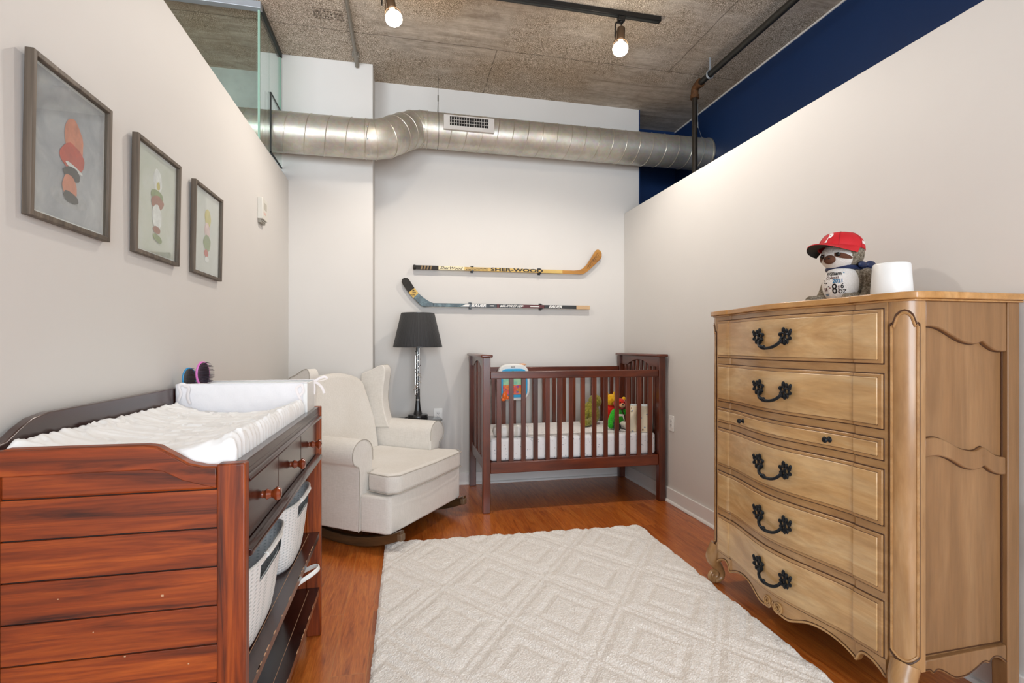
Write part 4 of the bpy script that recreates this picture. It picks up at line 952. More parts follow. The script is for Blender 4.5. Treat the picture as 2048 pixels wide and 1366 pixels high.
bm = B(); zb, zt = .566, .832
prof = [(.190, zb), (.191, zb + .004), (.130, zt), (.128, zt + .002), (.126, zt), (.187, zb + .004)]
lathe(bm, prof, (0, 0, 0), 64); 
sh = obj('lamp_shade', bm, m_, lm, local=True, smooth=40)
bm = B(); tube(bm, [(.190 * cos(a), .190 * sin(a), zb + .002) for a in [2 * pi * k / 64 for k in range(64)]], .0028, 6, closed=True); tube(bm, [(.128 * cos(a), .128 * sin(a), zt) for a in [2 * pi * k / 64 for k in range(64)]], .0026, 6, closed=True)
obj('shade_trim', bm, M_ebony, sh, local=True)
bm = B(); tube(bm, [(0, 0, .60), (0, 0, zt - .02)], .004, 8)
for k in range(3): a = 2 * pi * k / 3; tube(bm, [(0, 0, zt - .02), (.127 * cos(a), .127 * sin(a), zt - .006)], .002, 6)
obj('shade_carrier', bm, M_silver, lm, local=True)
bm = B(); tube(bm, spline([(LX - .078, LY + .02, LZ + .012), (LX - .10, LY + .06, LZ + .005), (LX - .06, LY + .14, LZ + .006), (LX + .06, LY + .188, LZ + .004), (LX + .12, LY + .192, LZ - .06), (LX + .171, LY + .182, .56)], 6), .0028, 6); obj('power_cord', bm, M_ebony, lm)

# ------------------------------------------------------------------ rocking wing chair
def mat_linen():
    m, nt, b = nodes('cream_linen'); v = coords(nt)
    a = ntex(nt, coords(nt, (30, 260, 260)), 1, 3, .6); c_ = ntex(nt, coords(nt, (260, 260, 30)), 1, 3, .6)
    t_ = math_(nt, 'ADD', math_(nt, 'MULTIPLY', a, .5), math_(nt, 'MULTIPLY', c_, .5))
    col = ramp(nt, t_, [(.35, 'dbd7d0'), (.65, 'eae6e0')])
    col = mixc(nt, .5, col, ramp(nt, ntex(nt, v, 3, 3), [(.35, 'f2efeb'), (.65, 'ffffff')]), 'MULTIPLY')
    nt.links.new(col, b.inputs['Base Color']); b.inputs['Roughness'].default_value = .9; b.inputs['Specular IOR Level'].default_value = .15; b.inputs['Sheen Weight'].default_value = .2
    bump(nt, b, t_, .25, .002); return m
M_linen = mat_linen(); M_pipe2 = plain('linen_piping', 'b3aca2', .9)
ch = thing('rocking_armchair', 'cream linen wingback rocking armchair in the left rear corner', 'armchair', (.164, 3.205, 0), radians(-36))
K = dict(local=True)
def prism_m(bm, pts, a0, a1, plane, M):
    vs = prism(bm, pts, a0, a1, plane)
    for v in vs: v.co = M @ v.co
I4 = Matrix.Identity(4)
# base with the projecting front
bm = B(); prism(bm, [(-.195, -.415), (-.03, -.402), (0, -.385), (.004, 0), (0, .385), (-.03, .402), (-.195, .415)], .111, .322, 'XY'); obj('front_skirt', bm, M_linen, ch, bevel=.014, seg=3, **K)
bm = B(); box(bm, -.78, -.19, -.30, .30, .13, .325); obj('seat_deck', bm, M_linen, ch, bevel=.01, **K)
# arms: rolled profile swept back
def arm(s_):
    cy, cz, r = .395, .545, .086
    prof = [(.305, .30), (.309, .50)] + [(cy + r * cos(a), cz + r * sin(a)) for a in [radians(170 - k * 12) for k in range(18)]] + [(.430, .478), (.422, .44), (.430, .111), (.325, .111)]
    prof = [(s_ * y, z) for y, z in prof]
    bm = B(); prism(bm, prof, -.775, -.190, 'YZ')
    a = obj('arm', bm, M_linen, ch, bevel=.010, seg=3, smooth=50, **K)
    bm = B(); tube(bm, [(-.1885, y, z) for y, z in prof[1:-1]], .0028, 6); obj('piping', bm, M_pipe2, a, **K)
arm(-1); arm(1)
# seat cushion (T-shaped) with a crowned top
tp = [(-.62, -.298), (-.19, -.298), (-.175, -.372), (-.02, -.392), (.030, -.345), (.042, 0), (.030, .345), (-.02, .392), (-.175, .372), (-.19, .298), (-.62, .298)]
bm = B(); prism(bm, tp, .330, .446, 'XY'); sc_ = obj('seat_cushion', bm, M_linen, ch, bevel=.026, seg=4, smooth=60, **K)
bm = B()
for z in (.338, .437): tube(bm, [(x + (.004 if x > -.1 else 0), y * 1.004, z) for x, y in tp[2:9]], .003, 6)
obj('piping', bm, M_pipe2, sc_, **K)
# reclined back pad with an arched top
RB = Matrix.Translation((-.60, 0, .40)) @ Matrix.Rotation(radians(-15), 4, 'Y')
hw = .315
bp = [(-hw * .92, 0), (hw * .92, 0), (hw, .25), (hw * .89, .48)] + [(hw * .88 * cos(a), .50 + .105 * sin(a)) for a in [radians(6 + k * 12) for k in range(15)]] + [(-hw * .89, .48), (-hw, .25)]
bm = B(); A = prism(bm, bp, -.12, 0, 'YZ'); bmesh.ops.transform(bm, matrix=RB, verts=bm.verts); obj('backrest', bm, M_linen, ch, bevel=.038, seg=5, smooth=70, **K)
bm = B(); box(bm, -.80, -.68, -.36, .36, .11, .62); obj('back_panel', bm, M_linen, ch, bevel=.03, seg=3, **K)
def wing(s_):
    out = spline([(-.545, .575), (-.585, .66), (-.612, .76), (-.608, .86), (-.596, .94), (-.592, .99), (-.612, 1.022), (-.65, 1.018), (-.72, .985), (-.775, .965), (-.795, .93), (-.785, .75), (-.77, .56)], 4)
    bm = B(); pts = [(p.x, p.y) for p in out]
    vs = prism(bm, pts, s_ * .300, s_ * .372, 'XZ')
    for v in vs:   # splay outwards towards the front edge
        v.co.y += s_ * (.10 * max(0, v.co.x + .80)) * max(0, min(1, (v.co.z - .55) / .2))
    o = obj('wing', bm, M_linen, ch, bevel=.022, seg=4, smooth=60, **K)
    bm = B(); tube(bm, [(p.x - .004, s_ * (.372 + .10 * max(0, p.x + .80) * max(0, min(1, (p.y - .55) / .2))), p.y) for p in out[:44]], .003, 6); obj('piping', bm, M_pipe2, o, **K)
wing(-1); wing(1)
# rockers and the dark mechanism under the seat
M_rock = wood('dark_rocker_wood', '2a1d12', '4a3520', '66492c', 'X', 6, 10, .35, .3, .6)
def rocker(y):
    R_, xc = .95, -.33; top = []; bot = []
    for k in range(21):
        x = -.74 + .795 * k / 20; zb = R_ - sqrt(R_ ** 2 - (x - xc) ** 2); bot.append((x, zb + .002)); top.append((x, max(zb + .055, .055 + .2 * (x - xc) ** 2)))
    bm = B(); prism(bm, bot + top[::-1], y - .018, y + .018, 'XZ'); o = obj('rocker', bm, M_rock, ch, bevel=.004, **K)
    bm = B(); box(bm, .030, .062, y - .020, y + .020, .078, .118); obj('end_block', bm, plain('worn_block_wood', '6b5641', .5) if 'worn_block_wood' not in bpy.data.materials else bpy.data.materials['worn_block_wood'], o, bevel=.006, **K)
rocker(-.355); rocker(.355)
bm = B(); box(bm, -.68, -.06, -.30, .30, .075, .128); obj('rocking_mechanism', bm, plain('black_mechanism', '15171a', .4), ch, bevel=.004, **K)

# ------------------------------------------------------------------ rug
def rug():
    c0 = [(-.122, .55), (1.425, .55), (1.490, 2.995), (-.098, 3.045)]
    nu, nv = 380, 560
    def pat(x, y):
        a = (x - .19) / .50 + (y - 2.08) / .67; b = (x - .19) / .50 - (y - 2.08) / .67
        fa = abs(a - round(a)); fb = abs(b - round(b)); d = max(fa, fb)     # 0 centre .. .5 edge of each lozenge
        g = max(0, 1 - abs(d - .46) / .07) + .9 * max(0, 1 - abs(d - .24) / .06)
        return min(1, g) ** .8
    def P(u, v):
        x0 = c0[0][0] * (1 - v) + c0[3][0] * v; x1 = c0[1][0] * (1 - v) + c0[2][0] * v
        y0 = c0[0][1] * (1 - u) + c0[1][1] * u; y1 = c0[3][1] * (1 - u) + c0[2][1] * u
        x = x0 + (x1 - x0) * u; y = y0 + (y1 - y0) * v
        rr = random.random; e = min(u * 1.57, (1 - u) * 1.57, v * 2.5, (1 - v) * 2.5)
        z = .025 - .0085 * pat(x, y) + .0030 * (rr() - .5) + .003 * noise.noise(Vector((x * 22, y * 22, 0)))
        if e < .012: z -= .010 * (1 - e / .012)
        return Vector((x + .003 * (rr() - .5), y + .003 * (rr() - .5), max(.004, z)))
    bm = B(); V = gridf(bm, P, nu, nv)
    rim = [V[i][0] for i in range(nu + 1)] + [V[nu][j] for j in range(1, nv + 1)] + [V[i][nv] for i in range(nu - 1, -1, -1)] + [V[0][j] for j in range(nv - 1, 0, -1)]
    low = [bm.verts.new((q.co.x, q.co.y, .001)) for q in rim]
    for i in range(len(rim)): j = (i + 1) % len(rim); bm.faces.new([rim[i], rim[j], low[j], low[i]])
    m, nt, b = nodes('cream_tufted_pile'); v = coords(nt); f = ntex(nt, v, 160, 3, .7)
    nt.links.new(ramp(nt, f, [(.3, 'cfc7bf'), (.6, 'ebe7e2')]), b.inputs['Base Color']); b.inputs['Roughness'].default_value = .95; b.inputs['Specular IOR Level'].default_value = .1; b.inputs['Sheen Weight'].default_value = .3
    bump(nt, b, f, .5, .004)
    single('area_rug', bm, m, 'cream tufted rug with carved lozenge pattern on the wooden floor', 'rug', smooth=0)
rug()

# ------------------------------------------------------------------ tall chest of drawers (right foreground)
def mpl(n, a, b_, c_, ax, **k): return wood(n, a, b_, c_, ax, 5, 7, .27, .5, 2.4, bmp=.03, **k)
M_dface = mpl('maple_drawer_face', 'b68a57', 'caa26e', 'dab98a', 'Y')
M_dtop = mpl('maple_top_edge', 'a8783f', 'c08d50', 'd0a066', 'Y')
M_dfr = mpl('maple_frame', '9a7146', 'ad8456', 'bc966b', 'Z'); M_dfry = mpl('maple_rail', '9c7247', 'b08757', 'c09a6e', 'Y')
M_dsd = wood('maple_side_shaded', '7c5a36', '906a44', 'a27c54', 'Z', 4, 12, .42, .15, .5, bmp=.03)  # browner side veneer, darkened further to paint in the side's shade
M_dln = plain('brown_glaze_line', '4a2c15', .5)
M_dbd = mpl('maple_bead', 'a07445', 'b58a58', 'c49c6c', 'Y')
YC, DY0, DY1, DXB = 1.745, 1.240, 2.250, 1.935
def fx(Y):
    t = abs(Y - YC)
    return 1.492 - .050 * (.6 * .5 * (1 + cos(pi * t / .332)) + .4 * cos(pi * t / .664)) if t < .332 else 1.487 + .005 * (t - .332) / .10
YS_ = [1.31] + [YC - .432 + .864 * k / 72 for k in range(1, 72)] + [2.18]
YS_ = sorted(YS_ + [YC - .332, YC + .332])
ds = thing('chest_of_drawers', 'tall honey maple chest of drawers with a curved front against the right wall', 'dresser', ((1.5 + DXB) / 2, YC, 0))
def front_strip(bm, ya, yb, z0, z1, proud, back, m=0):
    """solid slice following the curved front between ya and yb"""
    ys = [ya] + [y for y in YS_ if ya + .002 < y < yb - .002] + [yb]
    pts = [(fx(y) - proud, y) for y in ys] + [(back, yb), (back, ya)]
    prism(bm, pts, z0, z1, 'XY', m)
bm = B(); front_strip(bm, 1.305, 2.185, .178, 1.308, 0, 1.56); obj('front_frame', bm, M_dfry, ds, smooth=30)
# rounded corner columns
colp = [(1.503, 1.312), (1.497, 1.304), (1.4955, 1.292), (1.499, 1.276), (1.507, 1.260), (1.519, 1.249), (1.534, 1.2425), (1.548, 1.240), (1.562, 1.240), (1.562, 1.312)]
def corner(mirror):
    Q = (lambda p: (p[0], 2 * YC - p[1])) if mirror else (lambda p: p)
    bm = B(); prism(bm, [Q(p) for p in colp], .172, 1.308); o = obj('corner_column', bm, M_dfr, ds, smooth=60)
    arc = spline(colp[1:8], 6); n = len(arc)
    def S_(t, off=0):
        i = min(n - 1.001, max(0, t * (n - 1))); a, b_ = arc[int(i)], arc[int(i) + 1]; f_ = i - int(i); p = a + (b_ - a) * f_
        nrm = Vector((-(b_ - a).y, (b_ - a).x)).normalized()
        if nrm.x > 0 and nrm.y > 0: nrm = -nrm
        return Q((p.x + nrm.x * off, p.y + nrm.y * off))
    path = []
    L, Rr, zb, zt = .10, .90, .215, 1.235
    path += [(L, zb + (zt - zb) * k / 10) for k in range(11)]
    path += [(L + .0 + (.5 - L) * q, zt + dz) for q, dz in ((.12, .004), (.22, .0), (.34, .012), (.5, .030), (.75, .040), (1, .043))]
    path += [(Rr - (.5 - L) * q, zt + dz) for q, dz in ((.75, .040), (.5, .030), (.34, .012), (.22, .0), (.12, .004))]
    path += [(Rr, zt - (zt - zb) * k / 10) for k in range(11)]
    path += [(Rr - (Rr - L) * k / 10, zb - .022 * sin(pi * k / 10)) for k in range(1, 10)]
    for r_, off, mt_, nm, sc in ((.0032, -.0006, M_dln, 'glaze_groove', 1), (.0040, .0004, M_dbd, 'bead', .86)):
        bm = B(); pp = [(.5 + (t - .5) * sc, (zb + zt) / 2 + (z - (zb + zt) / 2) * (1 if sc == 1 else .985)) for t, z in path]
        tube(bm, [(*S_(t, off), z) for t, z in pp], r_, 6, closed=True); obj(nm, bm, mt_, o)
corner(False); corner(True)
# drawers
HB = []
def rosette(bm, cx, cz, s_, x):
    M = lambda y, z, d=0: (x - d, cx + s_ * y, cz + z)
    for (y, z, r) in ((-.010, .004, .0105), (.012, -.002, .0115)):
        tube(bm, [M(y + r * cos(a), z + r * sin(a), .004) for a in [2 * pi * k / 14 for k in range(14)]], .0042, 6, closed=True)
    for (y, z, ry, rz) in ((-.006, .024, .007, .010), (.010, .020, .006, .008), (.026, .012, .006, .009), (-.024, .008, .006, .007), (.026, -.008, .008, .007), (-.018, -.012, .008, .007), (.0, -.024, .007, .010), (.014, -.020, .005, .009), (.030, .020, .005, .007), (-.012, -.022, .005, .007)):
        ell(bm, M(y, z, .004), (.0055, ry * 1.2, rz * 1.15), seg=10, rings=6)
def pull_mesh():
    """bail pull: two leafy plates and a drooping bail with a flower knot; local, facing -x"""
    bm = B(); rosette(bm, -.072, .006, -1, 0); rosette(bm, .072, .006, 1, 0)
    tube(bm, spline([(-.006, -.062, -.008), (-.020, -.050, -.026), (-.026, -.030, -.036), (-.027, 0, -.040), (-.026, .030, -.036), (-.020, .050, -.026), (-.006, .062, -.008)], 5), .0062, 8)
    ell(bm, (-.027, .016, -.037), (.008, .011, .010), seg=10, rings=6); ell(bm, (-.030, .026, -.034), (.006, .006, .008), seg=8, rings=6); ell(bm, (-.028, .006, -.040), (.006, .006, .007), seg=8, rings=6)
    return bm
M_iron = plain('blackened_brass', '22262b', .38, .7, var=.5, vs=120)
pull0 = None
for z0, z1 in ((1.110, 1.287), (.902, 1.080), (.803, .873), (.596, .776), (.386, .569), (.178, .358)):
    ya, yb = 1.314, 2.176
    bm = B()
    front_strip(bm, ya - .002, yb + .002, z0 - .002, z1 + .002, .0015, 1.54, 1)
    front_strip(bm, ya + .002, yb - .002, z0 + .002, z1 - .002, .007, 1.54, 2)
    front_strip(bm, ya + .014, yb - .014, z0 + .0115, z1 - .0115, .0078, 1.54, 1)
    front_strip(bm, ya + .0155, yb - .0155, z0 + .0135, z1 - .0135, .0115, 1.54, 0)
    dr = obj('drawer', bm, [M_dface, M_dln, M_dbd], ds, bevel=.0022)
    zc_ = (z0 + z1) / 2
    if z1 - z0 > .1:
        if pull0 is None:
            pull0 = obj('drawer_pull', pull_mesh(), M_iron, dr, local=True); pl = pull0
        else:
            pl = pull0.copy(); S.collection.objects.link(pl); pl.parent = dr
        pl.location = (fx(1.737) - .0120 - ds.location.x, 1.737 - ds.location.y, zc_)
    else:
        for y in (YC - .245, YC + .205):
            bm = B(); x = fx(y) - .0115; lathe(bm, [(.011, x), (.009, x - .003), (.0045, x - .006), (.0045, x - .012), (.010, x - .016), (.0115, x - .020), (.008, x - .025), (0, x - .026)], (0, y, zc_), 16, 'X'); obj('knob', bm, M_iron, dr)
# side panels
up = [(1.562, 1.227), (1.588, 1.227), (1.62, 1.221), (1.656, 1.205), (1.70, 1.184), (1.735, 1.175), (1.762, 1.174), (1.782, 1.180), (1.791, 1.1805), (1.805, 1.170), (1.835, 1.155), (1.86, 1.150), (1.885, 1.150)]
m1 = [(1.562, .882), (1.598, .885), (1.625, .881), (1.656, .869), (1.70, .848), (1.745, .837), (1.77, .838), (1.786, .845), (1.797, .847), (1.81, .840), (1.84, .822), (1.865, .814), (1.885, .812)]
m0 = [(1.885, .756), (1.86, .758), (1.83, .768), (1.808, .783), (1.797, .788), (1.78, .781), (1.755, .778), (1.72, .786), (1.69, .801), (1.656, .818), (1.62, .828), (1.59, .829), (1.562, .824)]
lo = [(1.562, .171), (1.580, .170), (1.592, .160), (1.604, .167), (1.617, .166), (1.640, .155), (1.66, .142), (1.68, .133), (1.705, .133), (1.73, .138), (1.76, .152), (1.785, .166), (1.80, .168), (1.813, .164), (1.826, .175), (1.84, .178), (1.86, .172), (1.883, .154)]
def smooth_(pts): return [(p.x, p.y) for p in spline(pts, 4)]
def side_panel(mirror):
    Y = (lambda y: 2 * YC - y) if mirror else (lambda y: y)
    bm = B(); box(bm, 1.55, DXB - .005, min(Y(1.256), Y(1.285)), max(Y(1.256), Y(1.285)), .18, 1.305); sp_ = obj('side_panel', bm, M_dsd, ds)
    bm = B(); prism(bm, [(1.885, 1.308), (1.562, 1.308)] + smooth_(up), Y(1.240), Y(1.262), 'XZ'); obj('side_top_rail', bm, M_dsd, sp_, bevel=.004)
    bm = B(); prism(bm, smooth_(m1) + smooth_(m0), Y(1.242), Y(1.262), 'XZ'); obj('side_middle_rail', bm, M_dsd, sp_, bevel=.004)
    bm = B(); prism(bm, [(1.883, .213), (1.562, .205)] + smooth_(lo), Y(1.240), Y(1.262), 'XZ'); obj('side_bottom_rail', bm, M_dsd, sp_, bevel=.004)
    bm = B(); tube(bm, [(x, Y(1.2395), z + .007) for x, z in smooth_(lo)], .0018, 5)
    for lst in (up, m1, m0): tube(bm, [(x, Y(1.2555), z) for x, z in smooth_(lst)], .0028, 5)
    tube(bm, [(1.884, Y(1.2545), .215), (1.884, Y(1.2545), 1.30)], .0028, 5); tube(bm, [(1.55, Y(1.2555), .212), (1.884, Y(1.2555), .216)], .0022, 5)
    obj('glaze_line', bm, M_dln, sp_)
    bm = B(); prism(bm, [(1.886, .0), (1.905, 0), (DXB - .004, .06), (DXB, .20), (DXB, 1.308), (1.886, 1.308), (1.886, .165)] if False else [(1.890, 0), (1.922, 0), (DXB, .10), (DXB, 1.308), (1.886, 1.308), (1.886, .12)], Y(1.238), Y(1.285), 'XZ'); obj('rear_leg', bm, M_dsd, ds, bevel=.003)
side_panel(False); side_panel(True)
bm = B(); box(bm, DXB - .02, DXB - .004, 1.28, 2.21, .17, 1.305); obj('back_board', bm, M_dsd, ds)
# shaped apron with scrolls
ap = [(0, .142), (.012, .124), (.03, .113), (.06, .109), (.085, .112), (.115, .125), (.15, .140), (.19, .147), (.235, .145), (.28, .135), (.312, .122), (.330, .113), (.336, .116), (.348, .140), (.365, .150), (.392, .146), (.42, .132), (.436, .118)]
aps = spline(ap, 3)
full = [(YC - p.x, p.y) for p in aps[::-1]] + [(YC + p.x, p.y) for p in aps[1:]]
bm = B(); prev = None
for y, zl in full:
    x = fx(min(2.18, max(1.31, y))); cur = [bm.verts.new(q) for q in ((x - .001, y, zl), (x - .001, y, .176), (x + .02, y, .176), (x + .02, y, zl))]
    if prev:
        for a in range(4): bm.faces.new([prev[a], cur[a], cur[(a + 1) % 4], prev[(a + 1) % 4]])
    else: bm.faces.new(cur)
    prev = cur
bm.faces.new(prev[::-1]); apo = obj('apron', bm, M_dbd, ds, smooth=40)
bm = B(); tube(bm, [(fx(min(2.18, max(1.31, y))) - .0022, y, zl + .0055) for y, zl in full], .0038, 6)
for s_ in (-1, 1):   # spiral scrolls meeting at the centre
    sp_ = []
    for k in range(46):
        a = k / 45 * 2.35 * 2 * pi; r = .024 * (1 - .80 * k / 45); y = YC + s_ * (.028 + r * cos(pi + a * 1 )); z = .140 + r * sin(pi + a) ; sp_.append((fx(y) - .004, y, z))
    tube(bm, sp_, [.0042 - .0014 * k / 45 for k in range(46)], 6)
obj('carved_scroll', bm, mpl('maple_scroll', 'a87d4e', 'bd935f', 'cba476', 'Y'), apo)
bm = B(); tube(bm, [(fx(min(2.18, max(1.31, y))) - .0016, y, zl + .0105) for y, zl in full], .0016, 5); obj('glaze_line', bm, M_dln, apo)
# cabriole front legs with scroll toes
def leg(mirror):
    Y = (lambda y: 2 * YC - y) if not mirror else (lambda y: y)
    yy = 1.272
    bm = B()
    P_ = spline([(1.524, Y(yy), .185), (1.508, Y(yy - .004), .150), (1.499, Y(yy - .008), .125), (1.507, Y(yy - .006), .098), (1.528, Y(yy - .002), .072), (1.541, Y(yy), .048), (1.538, Y(yy), .026), (1.520, Y(yy - .001), .014), (1.503, Y(yy - .002), .0125)], 4)
    rk = [(0, .040), (.2, .038), (.3, .034), (.42, .026), (.55, .017), (.7, .0145), (.85, .0135), (1, .012)]
    def rad(t):
        for (t0, r0), (t1, r1) in zip(rk, rk[1:]):
            if t <= t1: return r0 + (r1 - r0) * (t - t0) / (t1 - t0)
        return rk[-1][1]
    tube(bm, P_, [rad(k / (len(P_) - 1)) for k in range(len(P_))], 14)
    sp_ = []
    for k in range(34):
        a = -pi / 2 - k / 33 * 1.6 * 2 * pi; r = .027 * (1 - .78 * k / 33); sp_.append((1.500 + r * cos(a), Y(yy - .002), .0385 + r * sin(a)))
    tube(bm, sp_, [.0115 - .005 * k / 33 for k in range(34)], 10)
    obj('front_leg', bm, M_dfr, ds, smooth=60)
leg(False); leg(True)
# top
def topo(o, r):
    ys = [y for y in YS_ if 1.33 < y < 2.16]
    pts = [(fx(y) - o, y) for y in ys]
    c1 = [(1.500 - o, 2.195), (1.508 - o * .9, 2.225 + o * .4), (1.525 - o * .5, 2.246 + o * .8), (1.552, 2.252 + o)]
    c0 = [(1.552, 1.238 - o), (1.525 - o * .5, 1.244 - o * .8), (1.508 - o * .9, 1.265 - o * .4), (1.500 - o, 1.295)]
    return pts + c1 + [(DXB + .004, 2.252 + o), (DXB + .004, 1.238 - o)] + c0
bm = B(); prism(bm, topo(.009, 0), 1.306, 1.3125); obj('top_moulding', bm, M_dtop, ds, bevel=.002)
bm = B(); prism(bm, topo(.021, 0), 1.3125, 1.334); obj('top', bm, M_dtop, ds, bevel=.006, seg=3)

# ------------------------------------------------------------------ plush sloth with cap, white cup on the chest
ZT = 1.334
m_, nt, b = nodes('mottled_grey_fur'); v = coords(nt)
f = ntex(nt, v, 150, 4, .8); f2 = ntex(nt, v, 30, 3)
nt.links.new(mixc(nt, .35, ramp(nt, f, [(.36, '3a332b'), (.5, '8d8273'), (.66, 'd6ccbb')]), ramp(nt, f2, [(.3, '6f5b40'), (.7, 'b9ae9c')])), b.inputs['Base Color']); b.inputs['Roughness'].default_value = .95; b.inputs['Specular IOR Level'].default_value = .1
bump(nt, b, f, 1.0, .008); M_fur = m_
M_wf = fuzz('white_plush', 'e6e0da', 'f2eeea', 200); M_brn = plain('brown_felt', '5b3522', .85, var=.15, vs=40)
M_navy = plain('navy_ribbon', '15264e', .45, var=.15)
PLX, PLY = 1.735, 1.700
sl = thing('plush_sloth', 'grey and white plush sloth with a printed belly sitting on the chest of drawers', 'plush toy', (PLX, PLY, ZT), radians(180 + 12))
# local: x forward (towards the room), y to its left, z up
K = dict(local=True)
bm = lump((-.006, 0, .084), (.062, .070, .088), 26, .07, 30); obj('body', bm, M_fur, sl, **K)
BC, BR = Vector((.024, .002, .078)), Vector((.062, .066, .080))
bm = B(); ell(bm, BC, BR, seg=30, rings=20); bel = obj('belly', bm, M_wf, sl, smooth=60, **K)
def onbelly(cy, cz):
    def f_(p):
        az = (cy + p.x) / BR.y * .98; el = (cz + p.y) / BR.z * .98
        return BC + Vector((BR.x * 1.012 * cos(az) * cos(el), BR.y * 1.012 * sin(az) * cos(el), BR.z * 1.012 * sin(el)))
    return f_
inks = [plain('print_black', '2b2526', .7), plain('print_blue', '2a86b4', .7), plain('print_maroon', '6e3a3c', .7)]
# read from the front; +y of the sloth is the viewer's right
prt = B()
for s_, sz, y, z, m, bo, sx in (('William', .024, .004, .042, 0, .0005, .95), ('Colussi', .0185, .002, .0245, 2, .0003, .95), ('2021', .020, .026, .009, 1, .0006, .95), ('8', .058, .013, -.023, 0, .0006, .72), ('6', .027, .041, -.012, 0, .0004, .9), ('OZ', .023, .041, -.034, 0, .0004, .9), ('58', .020, -.026, -.022, 2, .0004, .9), ('2021', .013, -.026, -.044, 1, .0004, .9), ('pounds', .0095, .0, 0, 2, .0003, 1)):
    if s_ == 'pounds':
        g_ = onbelly(.0285, -.023); text_bm(prt, s_, sz, None, m=m, bold=bo, sx=sx, depth=.0002, mapf=lambda p: g_(Vector((-p.y, p.x, 0))))
    else: text_bm(prt, s_, sz, None, m=m, bold=bo, sx=sx, depth=.0002, mapf=onbelly(y, z))
for y, z, m in ((.048, .044, 1), (-.010, -.010, 0), (-.004, -.016, 2), (-.030, .006, 0), (-.036, .016, 0), (-.020, .004, 0)):
    n0 = onbelly(y, z); ell(prt, n0(Vector((0, 0, 0))), .0024, m, seg=8, rings=5)
obj('belly_print', prt, inks, bel, smooth=0, **K)
HC = Vector((.012, 0, .196)); HM = Matrix.Rotation(radians(0), 3, 'Z')
hd = obj('head', lump(HC, (.070, .075, .062), 24, .06, 28), M_fur, sl, **K)
FC, FR = HC + Vector((.022, 0, -.006)), Vector((.060, .066, .056))
bm = B(); ell(bm, FC, FR, seg=28, rings=18); fc = obj('face', bm, M_wf, hd, smooth=60, **K)
def onface(az, el, k=1.0): return FC + Vector((FR.x * k * cos(az) * cos(el), FR.y * k * sin(az) * cos(el), FR.z * k * sin(el)))
for s_ in (-1, 1):
    bm = B(); rows = []
    for i in range(13):
        t = i / 12; az = s_ * (.30 + 1.05 * t); el0 = .02 - .32 * t; wd = (.20 * sin(pi * min(1, t * .9 + .10)) ** .6 + .01) * (1 - .35 * t)
        rows.append([bm.verts.new(onface(az, el0 + wd * q, 1.022)) for q in (-1, -.5, 0, .5, 1)])
    for a, c_ in zip(rows, rows[1:]):
        for k in range(4): bm.faces.new([a[k], c_[k], c_[k + 1], a[k + 1]])
    obj('eye_patch', bm, M_brn, fc, smooth=60, **K)
    bm = B(); ell(bm, onface(s_ * .50, .00, 1.03), .0082, 0, seg=14, rings=10); ell(bm, onface(s_ * .50 + .04, .06, 1.15), .0016, 1, seg=8, rings=6); obj('eye', bm, [plain('glossy_black_eye', '111111', .1) if 'glossy_black_eye' not in bpy.data.materials else bpy.data.materials['glossy_black_eye'], M_glint], fc, **K)  # small white dot paints a glint on each eye
bm = B(); ell(bm, onface(0, -.30, .98), (.016, .023, .018)); obj('muzzle', bm, M_brn, fc, **K)
bm = B()
for s_ in (-1, 1): ell(bm, onface(s_ * .10, -.20, 1.25), (.003, .004, .003))
obj('nostrils', bm, M_blk, fc, **K)
for s_ in (-1, 1):
    obj('arm', limb([(-.022, s_ * .058, .125), (-.020, s_ * .082, .085), (.002, s_ * .088, .040), (.030, s_ * .092, .018)], [.026, .018]), M_fur, sl, **K)
    obj('leg', limb([(.010, s_ * .050, .022), (.055, s_ * .066, .019), (.100, s_ * .074, .017)], [.024, .017]), M_fur, sl, **K)
bm = B(); tube(bm, [(.006 + .052 * cos(a), .056 * sin(a), .140 + .004 * cos(a)) for a in [2 * pi * k / 32 for k in range(32)]], .0085, 8, closed=True)
nk = obj('neck_ribbon', bm, M_navy, sl, **K)
bm = B(); c0 = Vector((-.018, .062, .148))
ell(bm, c0, (.012, .014, .013)); ell(bm, c0 + Vector((-.030, .010, .004)), (.030, .010, .016)); ell(bm, c0 + Vector((.022, .010, .002)), (.024, .009, .013))
tube(bm, [c0, c0 + Vector((.004, .012, -.030)), c0 + Vector((.004, .014, -.056))], [.010, .013, .003], 8, flat=.4); tube(bm, [c0, c0 + Vector((-.018, .012, -.024)), c0 + Vector((-.026, .014, -.046))], [.010, .012, .003], 8, flat=.4)
obj('bow', bm, M_navy, nk, **K)
bm = B(); box(bm, -.012, .010, .1065, .108, .048, .078); bmesh.ops.rotate(bm, verts=bm.verts, cent=(0, .107, .063), matrix=Matrix.Rotation(radians(20), 3, 'Y')); obj('care_tag', bm, plain('white_tag', 'd8d6d4', .7), sl, **K)

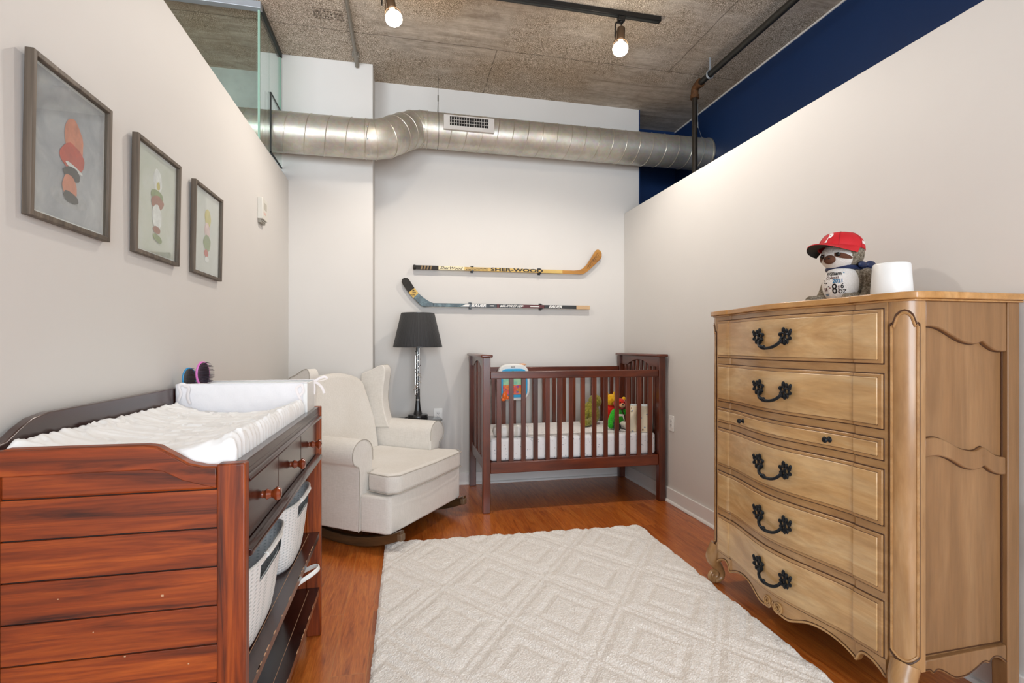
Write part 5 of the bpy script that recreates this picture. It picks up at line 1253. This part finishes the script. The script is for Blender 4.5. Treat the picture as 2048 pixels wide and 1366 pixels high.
M_red = plain('red_cap_cloth', 'c4121f', .7, var=.06, vs=30); M_redw = plain('white_embroidery', 'efecea', .6); M_und = plain('dark_brim_lining', '232220', .8)
cp = thing('baseball_cap', 'red baseball cap with a white letter P worn by the plush sloth', 'cap', (PLX, PLY, ZT + .20), radians(180 + 12))
CM = Matrix.Translation((.014, -.003, .014)) @ Matrix.Rotation(radians(-5), 4, 'Y')
def capp(u, v):
    a = 2 * pi * u; t = v * pi / 2; r = cos(t) ** .62; z = .070 * sin(t) ** 1.05
    rx = .090 if cos(a) > 0 else .084
    return CM @ Vector((rx * r * cos(a), .079 * r * sin(a), z + (.006 * max(0, cos(a)) * (1 - v))))
bm = B(); gridf(bm, capp, 48, 16); bmesh.ops.remove_doubles(bm, verts=bm.verts, dist=.0003)
crn = obj('crown', bm, M_red, cp, smooth=70, **K); md = crn.modifiers.new('thick', 'SOLIDIFY'); md.thickness = .003
bm = B()
for k in range(6): tube(bm, [capp((k + .5) / 6, v / 14 ) + Vector((0, 0, .0006)) for v in range(0, 14)], .0009, 5)
obj('panel_seam', bm, plain('dark_red_seam', '96101a', .8), crn, **K)
bm = B(); ell(bm, capp(0, 1), (.007, .007, .004)); obj('top_button', bm, M_red, crn, **K)
bm = B()
def brimf(u, v, off):
    a = (u - .5) * pi * .94; q = v ** .9
    x = .086 * cos(a) + .078 * q * cos(a) ** .55 if cos(a) > 0 else 0; y = .079 * sin(a) * (1 + .05 * q)
    return CM @ Vector((x, y, .004 - .020 * (abs(sin(a)) ** 2) * q - .006 * q + off))
top = gridf(bm, lambda u, v: brimf(u, v, .0016), 30, 8, 0); und = gridf(bm, lambda u, v: brimf(u, v, -.0016), 30, 8, 1)
for i in range(30):
    bm.faces.new([top[i][8], top[i + 1][8], und[i + 1][8], und[i][8]]); bm.faces.new([top[i][0], top[i + 1][0], und[i + 1][0], und[i][0]])
for q in (0, 30):
    for j in range(8): bm.faces.new([top[q][j], top[q][j + 1], und[q][j + 1], und[q][j]])
obj('brim', bm, [M_red, M_und], cp, smooth=50, **K)
def oncap(az0, v0, roll=0):
    def f_(p):
        a = az0 + p.x / .084; v = v0 + p.y / .088
        c_ = capp((a / (2 * pi)) % 1, min(.95, v)); n = (c_ - CM @ Vector((0, 0, .01))).normalized(); return c_ + n * (.0012 + p.z)
    return f_
bm = B(); text_bm(bm, 'P', .052, None, bold=.0022, sx=.95, shear=.12, depth=.0012, mapf=oncap(.0, .34)); obj('letter_emblem', bm, M_redw, crn, smooth=0, **K)
bm = B(); text_bm(bm, 'NE', .013, None, bold=.0008, sx=1.3, shear=.2, depth=.0008, mapf=oncap(1.75, .22)); obj('side_logo', bm, M_redw, crn, smooth=0, **K)

bm = B(); lathe(bm, [(.0, .001), (.064, .001), (.0655, .004), (.0575, .126), (.055, .131), (.05, .133), (0, .1335)], (0, 0, 0), 48)
cu = single('white_cup', bm, plain('matte_white_cup', 'eef0f0', .35, var=.01), 'plain white tapered cup upside down on the chest beside the sloth', 'cup', smooth=50); cu.location = (1.735, 1.500, ZT)

# white cord beside the chest
bm = B(); tube(bm, spline([(XR - .010, 1.215, .66), (XR - .014, 1.205, .58), (XR - .02, 1.21, .50), (XR - .016, 1.185, .46), (XR - .01, 1.15, .44), (XR - .012, 1.05, .20), (XR - .02, 1.0, .02)], 6), .0032, 8)
single('wall_string', bm, M_white, 'thin white cord hanging on the right wall past the chest of drawers', 'cord')
